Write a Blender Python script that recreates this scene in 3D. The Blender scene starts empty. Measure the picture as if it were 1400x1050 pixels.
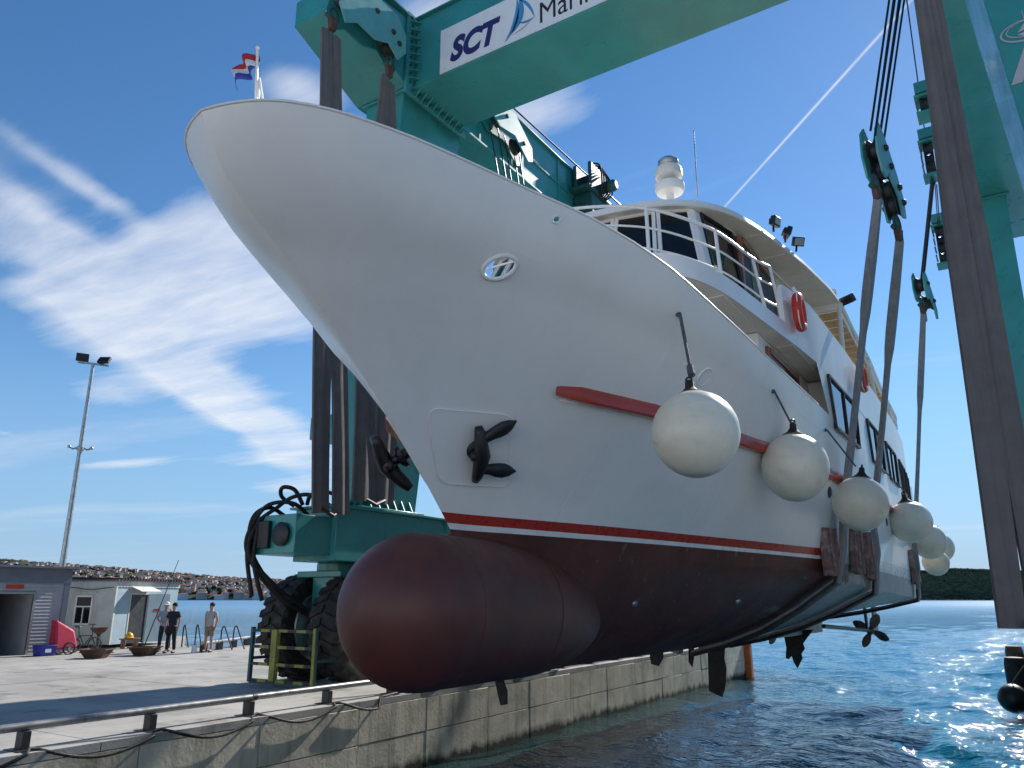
import bpy, math, random
import numpy as np
from mathutils import Vector, Matrix
random.seed(7); rng=np.random.RandomState(7)
SC=bpy.context.scene; COL=SC.collection; R=math.radians; PI=math.pi

# ------------------------------------------------------------------ camera, light, sky
# x runs across the dock, y along it (away from the viewer), z up from the water
cd=bpy.data.cameras.new('camera'); cam=bpy.data.objects.new('camera',cd); COL.objects.link(cam)
cd.sensor_width=36; cd.lens=27.0; cd.clip_end=15000; cd.clip_start=.05
cam.location=(0,0,3.45); cam.rotation_euler=(R(90)+math.atan(293/1050),0,R(32.6)); SC.camera=cam
SUN_AZ=R(5); SUN_EL=R(35)
ld=bpy.data.lights.new('sun','SUN'); sun=bpy.data.objects.new('sun',ld); COL.objects.link(sun)
ld.energy=5.0; ld.angle=R(.53); ld.color=(1,.955,.89)
sun.rotation_euler=Vector((-math.sin(SUN_AZ)*math.cos(SUN_EL),-math.cos(SUN_AZ)*math.cos(SUN_EL),-math.sin(SUN_EL))).to_track_quat('-Z','Y').to_euler()
vs=SC.view_settings; vs.view_transform='Standard'; vs.look='None'; vs.gamma=1; vs.use_curve_mapping=False; vs.exposure=0.4
SC.render.engine='CYCLES'; SC.cycles.use_denoising=True; SC.cycles.max_bounces=8; SC.cycles.sample_clamp_indirect=6
W=bpy.data.worlds.new('World'); SC.world=W; W.use_nodes=True
def mk_world():
    nt=W.node_tree; N=nt.nodes; L=nt.links; N.clear()
    out=N.new('ShaderNodeOutputWorld'); bg=N.new('ShaderNodeBackground'); bg.inputs[1].default_value=.088
    sky=N.new('ShaderNodeTexSky'); sky.sky_type='NISHITA'; sky.sun_disc=False
    sky.sun_elevation=SUN_EL; sky.sun_rotation=SUN_AZ; sky.air_density=1.0; sky.dust_density=.04; sky.ozone_density=3.2; sky.altitude=0
    tc=N.new('ShaderNodeTexCoord'); sep=N.new('ShaderNodeSeparateXYZ'); L.new(tc.outputs['Generated'],sep.inputs[0])
    def M(op,a,b=None,c=None,clamp=False):
        n=N.new('ShaderNodeMath'); n.operation=op; n.use_clamp=clamp
        for i,x in enumerate((a,b,c)):
            if x is None: continue
            if isinstance(x,(int,float)): n.inputs[i].default_value=x
            else: L.new(x,n.inputs[i])
        return n.outputs[0]
    zc=M('MAXIMUM',sep.outputs[2],.03)
    px=M('DIVIDE',sep.outputs[0],zc); py=M('DIVIDE',sep.outputs[1],zc)   # the flat layer the clouds lie in
    P=N.new('ShaderNodeCombineXYZ'); L.new(px,P.inputs[0]); L.new(py,P.inputs[1])
    def warp(scale,amt):
        n=N.new('ShaderNodeTexNoise'); n.inputs['Scale'].default_value=scale; n.inputs['Detail'].default_value=4
        L.new(P.outputs[0],n.inputs['Vector'])
        s=N.new('ShaderNodeVectorMath'); s.operation='SUBTRACT'; L.new(n.outputs['Color'],s.inputs[0]); s.inputs[1].default_value=(.5,.5,.5)
        m=N.new('ShaderNodeVectorMath'); m.operation='SCALE'; L.new(s.outputs[0],m.inputs[0]); m.inputs['Scale'].default_value=amt
        a=N.new('ShaderNodeVectorMath'); a.operation='ADD'; L.new(P.outputs[0],a.inputs[0]); L.new(m.outputs[0],a.inputs[1]); return a.outputs[0]
    PW=warp(.9,.26)
    def noise(vec,rot,sx,sy,detail,rough,dist=0):
        mp=N.new('ShaderNodeMapping'); mp.inputs['Rotation'].default_value=(0,0,rot); mp.inputs['Scale'].default_value=(sx,sy,1); L.new(vec,mp.inputs[0])
        n=N.new('ShaderNodeTexNoise'); n.inputs['Scale'].default_value=1; n.inputs['Detail'].default_value=detail; n.inputs['Roughness'].default_value=rough; n.inputs['Distortion'].default_value=dist
        L.new(mp.outputs[0],n.inputs['Vector']); return n.outputs[0]
    def blob(vec,cx,cy,ang,rx,ry,amp,soft=1.0):
        # an elliptical bank of cloud: 1 at its middle, 0 outside
        mp=N.new('ShaderNodeMapping'); mp.vector_type='TEXTURE'
        mp.inputs['Location'].default_value=(cx,cy,0); mp.inputs['Rotation'].default_value=(0,0,ang); mp.inputs['Scale'].default_value=(rx,ry,1)
        L.new(vec,mp.inputs[0])
        ln=N.new('ShaderNodeVectorMath'); ln.operation='LENGTH'; L.new(mp.outputs[0],ln.inputs[0])
        d2=M('MULTIPLY',ln.outputs['Value'],ln.outputs['Value'])
        e=M('POWER',2.718,M('MULTIPLY',d2,-1.0)); return M('MULTIPLY',e,amp)
    tot=None
    for b in CLOUDS:
        x=blob(PW,*b); tot=x if tot is None else M('ADD',tot,x)
    wisp=noise(PW,CLOUD_ROT,.55,3.6,9,.62,.6); fine=noise(PW,CLOUD_ROT-.35,2.6,11,8,.62,.5); soft=noise(P.outputs[0],.3,1.2,1.2,5,.55)
    tex=M('ADD',M('MULTIPLY',wisp,.50),M('ADD',M('MULTIPLY',fine,.22),M('MULTIPLY',soft,.40)))
    tot=M('MINIMUM',tot,1.0)
    body=M('ADD',M('SUBTRACT',tot,.36),M('MULTIPLY',M('SUBTRACT',tex,.55),2.4))
    body=M('MULTIPLY',M('MULTIPLY',body,.95,clamp=True),M('MULTIPLY',tot,2.2,clamp=True),clamp=True)
    far=noise(PW,CLOUD_ROT,.11,.5,7,.6,.5)
    veil=M('MULTIPLY',M('SUBTRACT',far,.56,clamp=True),1.6)     # thin cirrus over the rest of the sky
    cl=M('MULTIPLY',M('ADD',body,veil,clamp=True),.93)
    # vapour trail
    tr=blob(P.outputs[0],*TRAIL[:5],1.0); tr=M('MULTIPLY',tr,M('ADD',.2,M('MULTIPLY',fine,.95)))
    low=N.new('ShaderNodeMapRange'); low.inputs[1].default_value=.0; low.inputs[2].default_value=.06; low.inputs[3].default_value=0; low.inputs[4].default_value=1; L.new(sep.outputs[2],low.inputs[0])
    cl=M('MULTIPLY',M('MAXIMUM',cl,tr),low.outputs[0])
    hs=N.new('ShaderNodeHueSaturation'); hs.inputs['Saturation'].default_value=1.19; hs.inputs['Value'].default_value=1.2; L.new(sky.outputs[0],hs.inputs['Color'])
    mx=N.new('ShaderNodeMix'); mx.data_type='RGBA'; L.new(cl,mx.inputs[0]); L.new(hs.outputs[0],mx.inputs[6])
    mx.inputs[7].default_value=(7.6,7.9,8.5,1)
    # pale blue air towards the horizon, under everything the clouds do
    prev=hs.outputs[0]
    for top,amt,col in ((.36,.85,(2.25,4.05,6.6,1)),(.085,.9,(3.7,5.3,6.9,1))):
        hb=N.new('ShaderNodeMapRange'); hb.interpolation_type='SMOOTHSTEP'; hb.inputs[1].default_value=-.02; hb.inputs[2].default_value=top; hb.inputs[3].default_value=amt; hb.inputs[4].default_value=0; L.new(sep.outputs[2],hb.inputs[0])
        hm=N.new('ShaderNodeMix'); hm.data_type='RGBA'; L.new(hb.outputs[0],hm.inputs[0]); L.new(prev,hm.inputs[6]); hm.inputs[7].default_value=col; prev=hm.outputs[2]
    L.new(hm.outputs[2],mx.inputs[6])
    L.new(mx.outputs[2],bg.inputs[0]); L.new(bg.outputs[0],out.inputs[0])
CLOUD_ROT=-2.1833
CLOUDS=[(-2.0652, 1.3806, 1.4181, 0.2871, 0.8785, 1.1), (-2.2215, 1.7105, 1.7406, 0.3981, 0.546, 0.8), (-1.9986, 1.2308, -0.1792, 0.2858, 0.1396, 0.6), (-3.0048, 1.9717, 2.1442, 1.3877, 0.2612, 0.85), (-3.8905, 3.3431, 2.178, 1.8761, 0.2958, 0.85), (-3.5352, 2.6149, 2.2233, 2.1808, 0.1191, 0.6), (-1.7651, 0.7568, 1.9923, 0.2726, 0.0467, 0.32), (-1.8402, 0.9434, 2.1207, 0.1686, 0.05, 0.4), (-2.174, 1.0201, 2.2249, 0.3121, 0.068, 0.62), (-2.6447, 1.176, 0.3566, 0.2527, 0.1092, 0.45), (-2.5684, 1.4016, 1.3722, 0.1777, 0.1779, 0.7), (-5.5243, 4.8593, 1.4219, 0.3949, 0.6457, 0.78), (-4.7622, 3.6938, 1.5444, 0.4123, 0.4057, 0.55), (-5.6909, 3.3703, 1.7543, 0.2256, 0.4666, 0.85), (-3.742, 2.1081, 1.1342, 0.1914, 0.4203, 0.74), (-5.249, 2.2562, 0.569, 0.1093, 0.2492, 0.65), (-1.0664, 0.8896, 0.0457, 0.0824, 0.0722, 0.85), (-0.7039, 1.2001, -0.1694, 0.1582, 0.1219, 0.85), (-0.707, 0.8896, 0.3316, 0.1238, 0.0797, 0.85), (-0.8446, 1.2018, 0.0666, 0.0923, 0.0799, 0.7)]
TRAIL=(-0.26805, 1.58298, -0.82688, 0.46447, 0.00333)
mk_world()

# ------------------------------------------------------------------ helpers
def wl(o):
    v=Vector((0,0,0))
    while o is not None: v+=o.location; o=o.parent
    return v
def tag(o,label=None,cat=None,group=None,kind=None):
    if label: o['label']=label
    if cat: o['category']=cat
    if group: o['group']=group
    if kind: o['kind']=kind
    return o
def thing(name,loc,label,cat,group=None):
    o=bpy.data.objects.new(name,None); o.empty_display_size=.2; COL.objects.link(o); o.location=loc
    return tag(o,label,cat,group)
def copy_tree(o,parent=None):
    c=o.copy(); COL.objects.link(c); c.parent=parent
    for ch in list(o.children): copy_tree(ch,c)
    return c
class MB:
    def __init__(s): s.v=[]; s.f=[]; s.m=[]
    def add(s,vs,fs,mi=0,M=None):
        o=len(s.v)
        for p in vs:
            s.v.append(tuple(M@Vector(p)) if M is not None else tuple(p))
        for f in fs: s.f.append(tuple(i+o for i in f)); s.m.append(mi)
        return s
    def box(s,c,d,mi=0,M=None,rz=0):
        x,y,z=[k/2 for k in d]; vs=[(a*x,b*y,e*z) for a in(-1,1) for b in(-1,1) for e in(-1,1)]
        T=Matrix.Translation(c)@Matrix.Rotation(rz,4,'Z'); T=M@T if M is not None else T
        return s.add(vs,[(0,1,3,2),(4,6,7,5),(0,4,5,1),(2,3,7,6),(0,2,6,4),(1,5,7,3)],mi,T)
    def bb(s,a,b,mi=0,M=None):
        return s.box([(p+q)/2 for p,q in zip(a,b)],[abs(q-p) for p,q in zip(a,b)],mi,M)
    def hexa(s,p,mi=0):   # eight corners: bottom loop then top loop
        return s.add(p,[(3,2,1,0),(4,5,6,7),(0,1,5,4),(1,2,6,5),(2,3,7,6),(3,0,4,7)],mi)
    def prism(s,poly,ext,mi=0,M=None):
        n=len(poly); e=Vector(ext); vs=[tuple(p) for p in poly]+[tuple(Vector(p)+e) for p in poly]
        return s.add(vs,[tuple(range(n-1,-1,-1)),tuple(range(n,2*n))]+[(i,(i+1)%n,(i+1)%n+n,i+n) for i in range(n)],mi,M)
    def grid(s,P,mi=0,cu=False,cv=False):
        n=len(P);m=len(P[0]); vs=[p for r in P for p in r]; fs=[]
        for i in range(n if cu else n-1):
            for j in range(m if cv else m-1):
                fs.append((i*m+j,i*m+(j+1)%m,((i+1)%n)*m+(j+1)%m,((i+1)%n)*m+j))
        return s.add(vs,fs,mi)
    def tube(s,path,r,n=8,mi=0,cap=True,closed=False):
        P=[Vector(p) for p in path]; k=len(P); rs=r if isinstance(r,(list,tuple)) else [r]*k; rings=[]; prev=None
        for i,p in enumerate(P):
            a=P[(i-1)%k] if (closed or i>0) else p; b=P[(i+1)%k] if (closed or i<k-1) else p
            t=(b-a).normalized()
            if prev is None:
                u=t.orthogonal().normalized()
            else:
                u=prev-t*prev.dot(t); u=u.normalized() if u.length>1e-6 else t.orthogonal().normalized()
            prev=u; w=t.cross(u)
            rings.append([tuple(p+(u*math.cos(2*PI*j/n)+w*math.sin(2*PI*j/n))*rs[i]) for j in range(n)])
        s.grid(rings,mi,closed,True)
        if cap and not closed:
            o=len(s.v)-k*n; s.f.append(tuple(o+j for j in range(n-1,-1,-1))); s.m.append(mi); s.f.append(tuple(o+(k-1)*n+j for j in range(n))); s.m.append(mi)
        return s
    def lathe(s,prof,n=24,mi=0,M=None):   # profile of (radius, height) about local z
        o=len(s.v); rings=[[(r*math.cos(2*PI*j/n),r*math.sin(2*PI*j/n),z) for j in range(n)] for r,z in prof]
        if M is not None: rings=[[tuple(M@Vector(p)) for p in q] for q in rings]
        s.grid(rings,mi,False,True)
        s.f.append(tuple(o+j for j in range(n-1,-1,-1))); s.m.append(mi); l=o+(len(prof)-1)*n; s.f.append(tuple(l+j for j in range(n))); s.m.append(mi)
        return s
    def sphere(s,c,r,n=16,k=10,mi=0,sc=(1,1,1)):
        prof=[(max(r*math.sin(PI*i/k),r*1e-3),-r*math.cos(PI*i/k)) for i in range(k+1)]
        return s.lathe(prof,n,mi,Matrix.Translation(c)@Matrix.Diagonal((*sc,1)))
    def build(s,name,mat,parent=None,smooth=False,bevel=0,bseg=2,angle=40,solid=0,fix=False):
        me=bpy.data.meshes.new(name); off=wl(parent) if parent is not None else Vector((0,0,0))
        me.from_pydata([tuple(Vector(p)-off) for p in s.v],[],s.f)
        for m in (mat if isinstance(mat,(list,tuple)) else [mat]): me.materials.append(m)
        if len(me.materials)>1: me.polygons.foreach_set('material_index',s.m)
        if fix:
            import bmesh
            b=bmesh.new(); b.from_mesh(me); bmesh.ops.remove_doubles(b,verts=b.verts,dist=1e-5); bmesh.ops.recalc_face_normals(b,faces=b.faces); b.to_mesh(me); b.free()
        if smooth:
            me.polygons.foreach_set('use_smooth',[True]*len(me.polygons))
            if smooth!='all':
                try: me.set_sharp_from_angle(angle=R(angle))
                except Exception: pass
        o=bpy.data.objects.new(name,me); COL.objects.link(o); o.parent=parent
        if solid:
            q=o.modifiers.new('s','SOLIDIFY'); q.thickness=solid; q.offset=-1
        if bevel:
            q=o.modifiers.new('b','BEVEL'); q.width=bevel; q.segments=bseg; q.limit_method='ANGLE'; q.angle_limit=R(35)
            me.polygons.foreach_set('use_smooth',[True]*len(me.polygons))
            try: me.set_sharp_from_angle(angle=R(70))
            except Exception: pass
        return o
def text(name,body,mat,parent,loc,size,rot,shear=0,bold=0,ext=.004,align='LEFT',sx=1):
    c=bpy.data.curves.new(name,'FONT'); c.body=body; c.size=size; c.shear=shear; c.offset=bold; c.extrude=ext; c.align_x=align; c.resolution_u=6
    q=bpy.data.objects.new(name,c); COL.objects.link(q); me=bpy.data.meshes.new_from_object(q.evaluated_get(bpy.context.evaluated_depsgraph_get())); bpy.data.objects.remove(q); me.materials.clear(); me.materials.append(mat)
    o=bpy.data.objects.new(name,me); COL.objects.link(o); o.parent=parent
    o.location=Vector(loc)-(wl(parent) if parent else Vector((0,0,0))); o.rotation_euler=rot; o.scale=(sx,1,1); return o

# ------------------------------------------------------------------ materials
MATS={}
def mat(name,col,rough=.5,metal=0,var=.12,vscale=3.0,bump=0,bscale=40,dirt=None,damt=.4,dscale=1.5,streak=None,samt=.4,sscale=(6,6,.5),coat=0,spec=.5,rvar=.1,trans=0,gen='Object'):
    m=bpy.data.materials.new(name); m.use_nodes=True; nt=m.node_tree; N=nt.nodes; L=nt.links; b=N['Principled BSDF']
    tc=N.new('ShaderNodeTexCoord'); co=tc.outputs[gen]
    def nz(scale,detail=5,rough=.6,vec=None,dist=0):
        n=N.new('ShaderNodeTexNoise'); n.inputs['Scale'].default_value=scale; n.inputs['Detail'].default_value=detail; n.inputs['Roughness'].default_value=rough; n.inputs['Distortion'].default_value=dist
        L.new(vec if vec is not None else co,n.inputs['Vector']); return n.outputs[0]
    def ramp(x,lo,hi):
        r=N.new('ShaderNodeMapRange'); r.inputs[1].default_value=lo; r.inputs[2].default_value=hi; L.new(x,r.inputs[0]); return r.outputs[0]
    def mixc(f,a,c,amt=1):
        x=N.new('ShaderNodeMix'); x.data_type='RGBA'
        if amt!=1:
            k=N.new('ShaderNodeMath'); k.operation='MULTIPLY'; L.new(f,k.inputs[0]); k.inputs[1].default_value=amt; f=k.outputs[0]
        L.new(f,x.inputs[0])
        if isinstance(a,tuple): x.inputs[6].default_value=(*a,1)
        else: L.new(a,x.inputs[6])
        x.inputs[7].default_value=(*c,1); return x.outputs[2]
    n1=nz(vscale,6)
    lo=tuple(c*(1-var*1.6) for c in col); hi=tuple(min(1,c*(1+var)) for c in col)
    c=mixc(ramp(n1,.3,.7),lo,hi)
    if dirt: c=mixc(ramp(nz(dscale,8,.7,dist=.6),.48,.72),c,dirt,damt)
    if streak:
        mp=N.new('ShaderNodeMapping'); mp.inputs['Scale'].default_value=sscale; L.new(co,mp.inputs[0])
        c=mixc(ramp(nz(1,6,.65,mp.outputs[0]),.5,.75),c,streak,samt)
    L.new(c,b.inputs['Base Color'])
    b.inputs['Metallic'].default_value=metal; b.inputs['Specular IOR Level'].default_value=spec
    r=N.new('ShaderNodeMapRange'); r.inputs[1].default_value=.3; r.inputs[2].default_value=.7; r.inputs[3].default_value=max(.02,rough-rvar); r.inputs[4].default_value=min(1,rough+rvar); L.new(nz(vscale*2.3,5),r.inputs[0]); L.new(r.outputs[0],b.inputs['Roughness'])
    if coat: b.inputs['Coat Weight'].default_value=coat; b.inputs['Coat Roughness'].default_value=.08
    if trans: b.inputs['Transmission Weight'].default_value=trans
    if bump:
        bp=N.new('ShaderNodeBump'); bp.inputs['Strength'].default_value=bump; bp.inputs['Distance'].default_value=.02; L.new(nz(bscale,6),bp.inputs['Height']); L.new(bp.outputs[0],b.inputs['Normal'])
    MATS[name]=m; m['mixc']=0; return m
M_teal=mat('teal_paint',(.036,.285,.28),.33,var=.1,vscale=.7,dirt=(.05,.16,.15),damt=.35,dscale=.5,streak=(.10,.20,.18),samt=.35,sscale=(3,3,.25),coat=.15)
M_tealpale=mat('pale_teal_paint',(.10,.36,.35),.4,var=.1,vscale=1.2,dirt=(.10,.12,.10),damt=.35,dscale=1.5)
M_tealdark=mat('dark_teal_steel',(.02,.10,.10),.5,var=.2,dirt=(.02,.02,.015),damt=.6,dscale=4)
M_white=mat('white_gloss_paint',(.83,.81,.78),.34,var=.02,vscale=.35,coat=.06,rvar=.06,dirt=(.62,.61,.58),damt=.25,dscale=.8,bump=.045,bscale=1.7,streak=(.66,.64,.60),samt=.16,sscale=(3.5,3.5,.16))
M_cream=mat('cream_panel',(.80,.755,.67),.55,var=.04,dirt=(.55,.5,.42),damt=.2)
M_wood=mat('varnished_wood',(.24,.09,.038),.35,var=.3,vscale=5,streak=(.07,.02,.01),samt=.6,sscale=(18,18,1.2),coat=.4)
M_glass=mat('dark_glass',(.008,.009,.010),.05,var=.1,rvar=.01,spec=.35)
M_red=mat('red_paint',(.44,.042,.018),.35,var=.12,vscale=2,dirt=(.25,.05,.03),damt=.3,coat=.2)
M_buoy=mat('lifebuoy_orange',(.62,.045,.02),.5,var=.08)
M_black=mat('black_iron',(.009,.009,.010),.42,var=.3,vscale=8,bump=.3,bscale=30,dirt=(.03,.024,.02),damt=.4,dscale=6)
M_rubber=mat('black_rubber',(.014,.014,.015),.7,var=.3,vscale=6,dirt=(.07,.065,.06),damt=.35,dscale=3,bump=.3,bscale=25)
M_tyre=mat('tyre_rubber',(.018,.017,.017),.75,var=.3,vscale=4,dirt=(.11,.10,.085),damt=.45,dscale=2.5,bump=.4,bscale=18)
M_steel=mat('galvanised_steel',(.42,.43,.44),.38,metal=.75,var=.15,vscale=4,dirt=(.22,.2,.18),damt=.4)
M_pipe=mat('pipe_steel',(.33,.33,.33),.35,metal=.5,var=.2,vscale=3,dirt=(.12,.10,.09),damt=.5,dscale=3)
M_dark=mat('dark_paint',(.02,.021,.024),.5,var=.2)
M_cable=mat('wire_rope',(.03,.03,.034),.45,metal=.5,var=.2,vscale=20)
M_rope=mat('blue_grey_rope',(.10,.11,.13),.8,var=.3,vscale=30,bump=.5,bscale=80)
M_web=mat('sling_webbing',(.165,.15,.145),.9,var=.1,vscale=2.0,dirt=(.09,.075,.068),damt=.35,dscale=1.3,streak=(.10,.085,.08),samt=.5,sscale=(22,22,.25),bump=.6,bscale=160)
M_webworn=mat('worn_sling_webbing',(.27,.27,.275),.8,var=.15,vscale=3,dirt=(.12,.11,.10),damt=.4,dscale=3,streak=(.09,.08,.07),samt=.5,sscale=(20,20,.7),bump=.5,bscale=60)
M_fender=mat('fender_vinyl',(.80,.75,.61),.36,var=.06,vscale=2,dirt=(.50,.46,.30),damt=.30,dscale=1.6,streak=(.46,.43,.35),samt=.22,sscale=(3,3,9),coat=.1)
M_pad=mat('old_wood_pad',(.24,.13,.11),.85,var=.35,vscale=6,dirt=(.55,.50,.46),damt=.8,dscale=3.5,streak=(.10,.05,.04),samt=.6,sscale=(25,25,2),bump=.6,bscale=25)
M_yellow=mat('worn_yellow_paint',(.30,.30,.06),.6,var=.2,vscale=6,dirt=(.08,.07,.05),damt=.5,dscale=8)
M_bronze=mat('fouled_bronze',(.17,.12,.075),.45,metal=.5,var=.3,vscale=6,dirt=(.06,.06,.05),damt=.5,dscale=6)
M_sign=mat('white_sign',(.78,.79,.80),.4,var=.03)
M_navy=mat('navy_print',(.022,.018,.135),.45,var=.05)
M_blackp=mat('black_print',(.015,.015,.017),.5,var=.05)
M_bluep=mat('blue_print',(.06,.27,.52),.45,var=.1)
M_greyp=mat('grey_print',(.42,.43,.47),.45,var=.05)
M_rust=mat('rusted_steel',(.11,.06,.04),.85,var=.35,vscale=5,dirt=(.04,.03,.025),damt=.5,dscale=6,bump=.5)
M_orange=mat('orange_steel',(.50,.13,.03),.6,var=.2,vscale=4,dirt=(.2,.07,.03),damt=.4)
M_brown=mat('brown_fabric',(.1,.06,.05),.9)
M_tan=mat('tan_canvas',(.56,.37,.18),.8,var=.12,vscale=3,dirt=(.4,.25,.12),damt=.3)

# ------------------------------------------------------------------ the ship's lines
TC=-6.0
STEM=np.array([[2.95,8.75],[3.6,8.35],[4.2,8.0],[4.44,7.79],[4.9,7.33],[5.34,6.86],[5.98,6.13],[6.4,5.62],[6.93,4.93],[7.24,4.42],[7.46,4.15],[7.66,3.99],[7.85,3.87],[8.03,3.80]]) # z, s
def stem(z): return float(np.interp(z,STEM[:,0],STEM[:,1]))
# (distance aft of the stem, half breadth, height) along three guide lines
LW=np.array([[0,0,4.42],[.35,.13,4.41],[.85,.36,4.40],[1.9,.88,4.37],[3.2,1.42,4.345],[5,2.04,4.31],[6.2,2.5,4.28],[7.7,3.02,4.25],[10,3.33,4.21],[13,3.40,4.18],[18,3.34,4.15],[22,3.2,4.13],[26,2.75,4.1]])
LM=np.array([[0,0,6.02],[.02,.05,6.02],[.12,.13,6.02],[.4,.32,6.02],[1.2,.83,6.03],[2.2,1.48,6.02],[3.6,2.15,5.92],[6.2,2.85,5.81],[8,3.12,5.77],[10.5,3.33,5.75],[15,3.42,5.73],[19.8,3.36,5.7],[23.8,3.22,5.7],[27.9,2.77,5.68]])
LT=np.array([[0,0,8.0],[.03,.16,8.01],[.12,.40,8.02],[.26,.65,8.03],[.48,.88,8.03],[.82,1.13,8.02],[1.42,1.42,8.0],[2.1,1.70,7.95],[2.75,2.0,7.86],[3.45,2.37,7.75],[4.2,2.68,7.6],[4.9,2.91,7.43],[6.6,3.17,7.12],[8.0,3.3,6.95],[10.2,3.40,6.83],[14.2,3.43,6.8],[22.1,3.37,6.8],[26.1,3.23,6.8],[30.23,2.78,6.8]])
S1=34.0
NCOL=150
def cr(tab,n):
    """resample guide on normalized arc parameter"""
    d=tab[:,0]; 
    p=np.concatenate([[0],np.cumsum(np.hypot(np.diff(tab[:,0]),np.diff(tab[:,1])))])
    return p,tab
def row(v):
    """one line of the hull, v=0 waterline .. 1 sheer ; returns pts (s,b,z)"""
    u=np.linspace(0,1,NCOL)**1.6
    out=[]
    g=[]
    for tab,vv in ((LW,0),(LM,.5),(LT,1)):
        p=np.concatenate([[0],np.cumsum(np.hypot(np.diff(tab[:,0]),np.diff(tab[:,1])))]);p/=p[-1]
        f=np.linspace(0,1,400);b=np.interp(f,p,tab[:,1]);d=np.interp(f,p,tab[:,0]);z=np.interp(f,p,tab[:,2])
        # smooth
        for _ in range(6):
            b[1:-1]=(b[:-2]+2*b[1:-1]+b[2:])/4; d[1:-1]=(d[:-2]+2*d[1:-1]+d[2:])/4; z[1:-1]=(z[:-2]+2*z[1:-1]+z[2:])/4
        g.append((np.interp(u,f,d/d[-1]),np.interp(u,f,b),np.interp(u,f,z)))
    L=[(v-.5)*(v-1)/.5, v*(v-1)/-.25, v*(v-.5)/.5]
    b=sum(l*x[1] for l,x in zip(L,g)); z=sum(l*x[2] for l,x in zip(L,g)); dn=sum(l*x[0] for l,x in zip(L,g))
    s0=stem(z[0]); s=s0+dn*(S1-s0)
    return np.stack([s,np.maximum(b,0),z],1)
def low_row(w):
    """below the waterline, w=0 waterline .. 1 chine .. 2 keel"""
    W=row(0.0)
    s=W[:,0]; 
    zc=np.interp(s,[8,12,14,16,19,25,34],[3.95,3.95,3.92,3.85,3.62,3.5,3.42])
    bc=W[:,1]*np.interp(s,[8,14,20,34],[.86,.955,.985,.985])
    zk=np.interp(s,[8,9.3,17,22,28,34],[2.7,2.46,2.45,2.6,2.95,3.2])
    bk=np.full_like(s,.06)
    if w<=1:
        b=W[:,1]*(1-w)+bc*w; z=W[:,2]*(1-w)+zc*w
    else:
        q=w-1; b=bc*(1-q)+bk*q; z=zc*(1-q)+zk*q
        z-= .22*np.sin(np.pi*q)*np.interp(s,[8,16,24],[.6,1,.3])*np.minimum(1,bc/2)
    if True:
        z0=z[0]; ds=stem(z0)-s[0]; fade=np.clip(1-(s-s[0])/6,0,1)
        s=s+ds*fade
    b=b.copy(); b[0]=0 if w<1.9 else b[0]
    return np.stack([s,b,z],1)
VS=list(np.linspace(0,1,25))
ROWS=[low_row(w) for w in (2,1.75,1.5,1.25,1.0,.75,.5,.25)]+[row(v) for v in VS]
def half(s,z):
    bs=[];zs=[]
    for R in ROWS:
        if R[0,0]<=s<=R[-1,0]+1e-6:
            bs.append(np.interp(s,R[:,0],R[:,1]));zs.append(np.interp(s,R[:,0],R[:,2]))
        elif R[0,0]>s: bs.append(0);zs.append(R[0,2])
    return float(np.interp(z,zs,bs))

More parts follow.
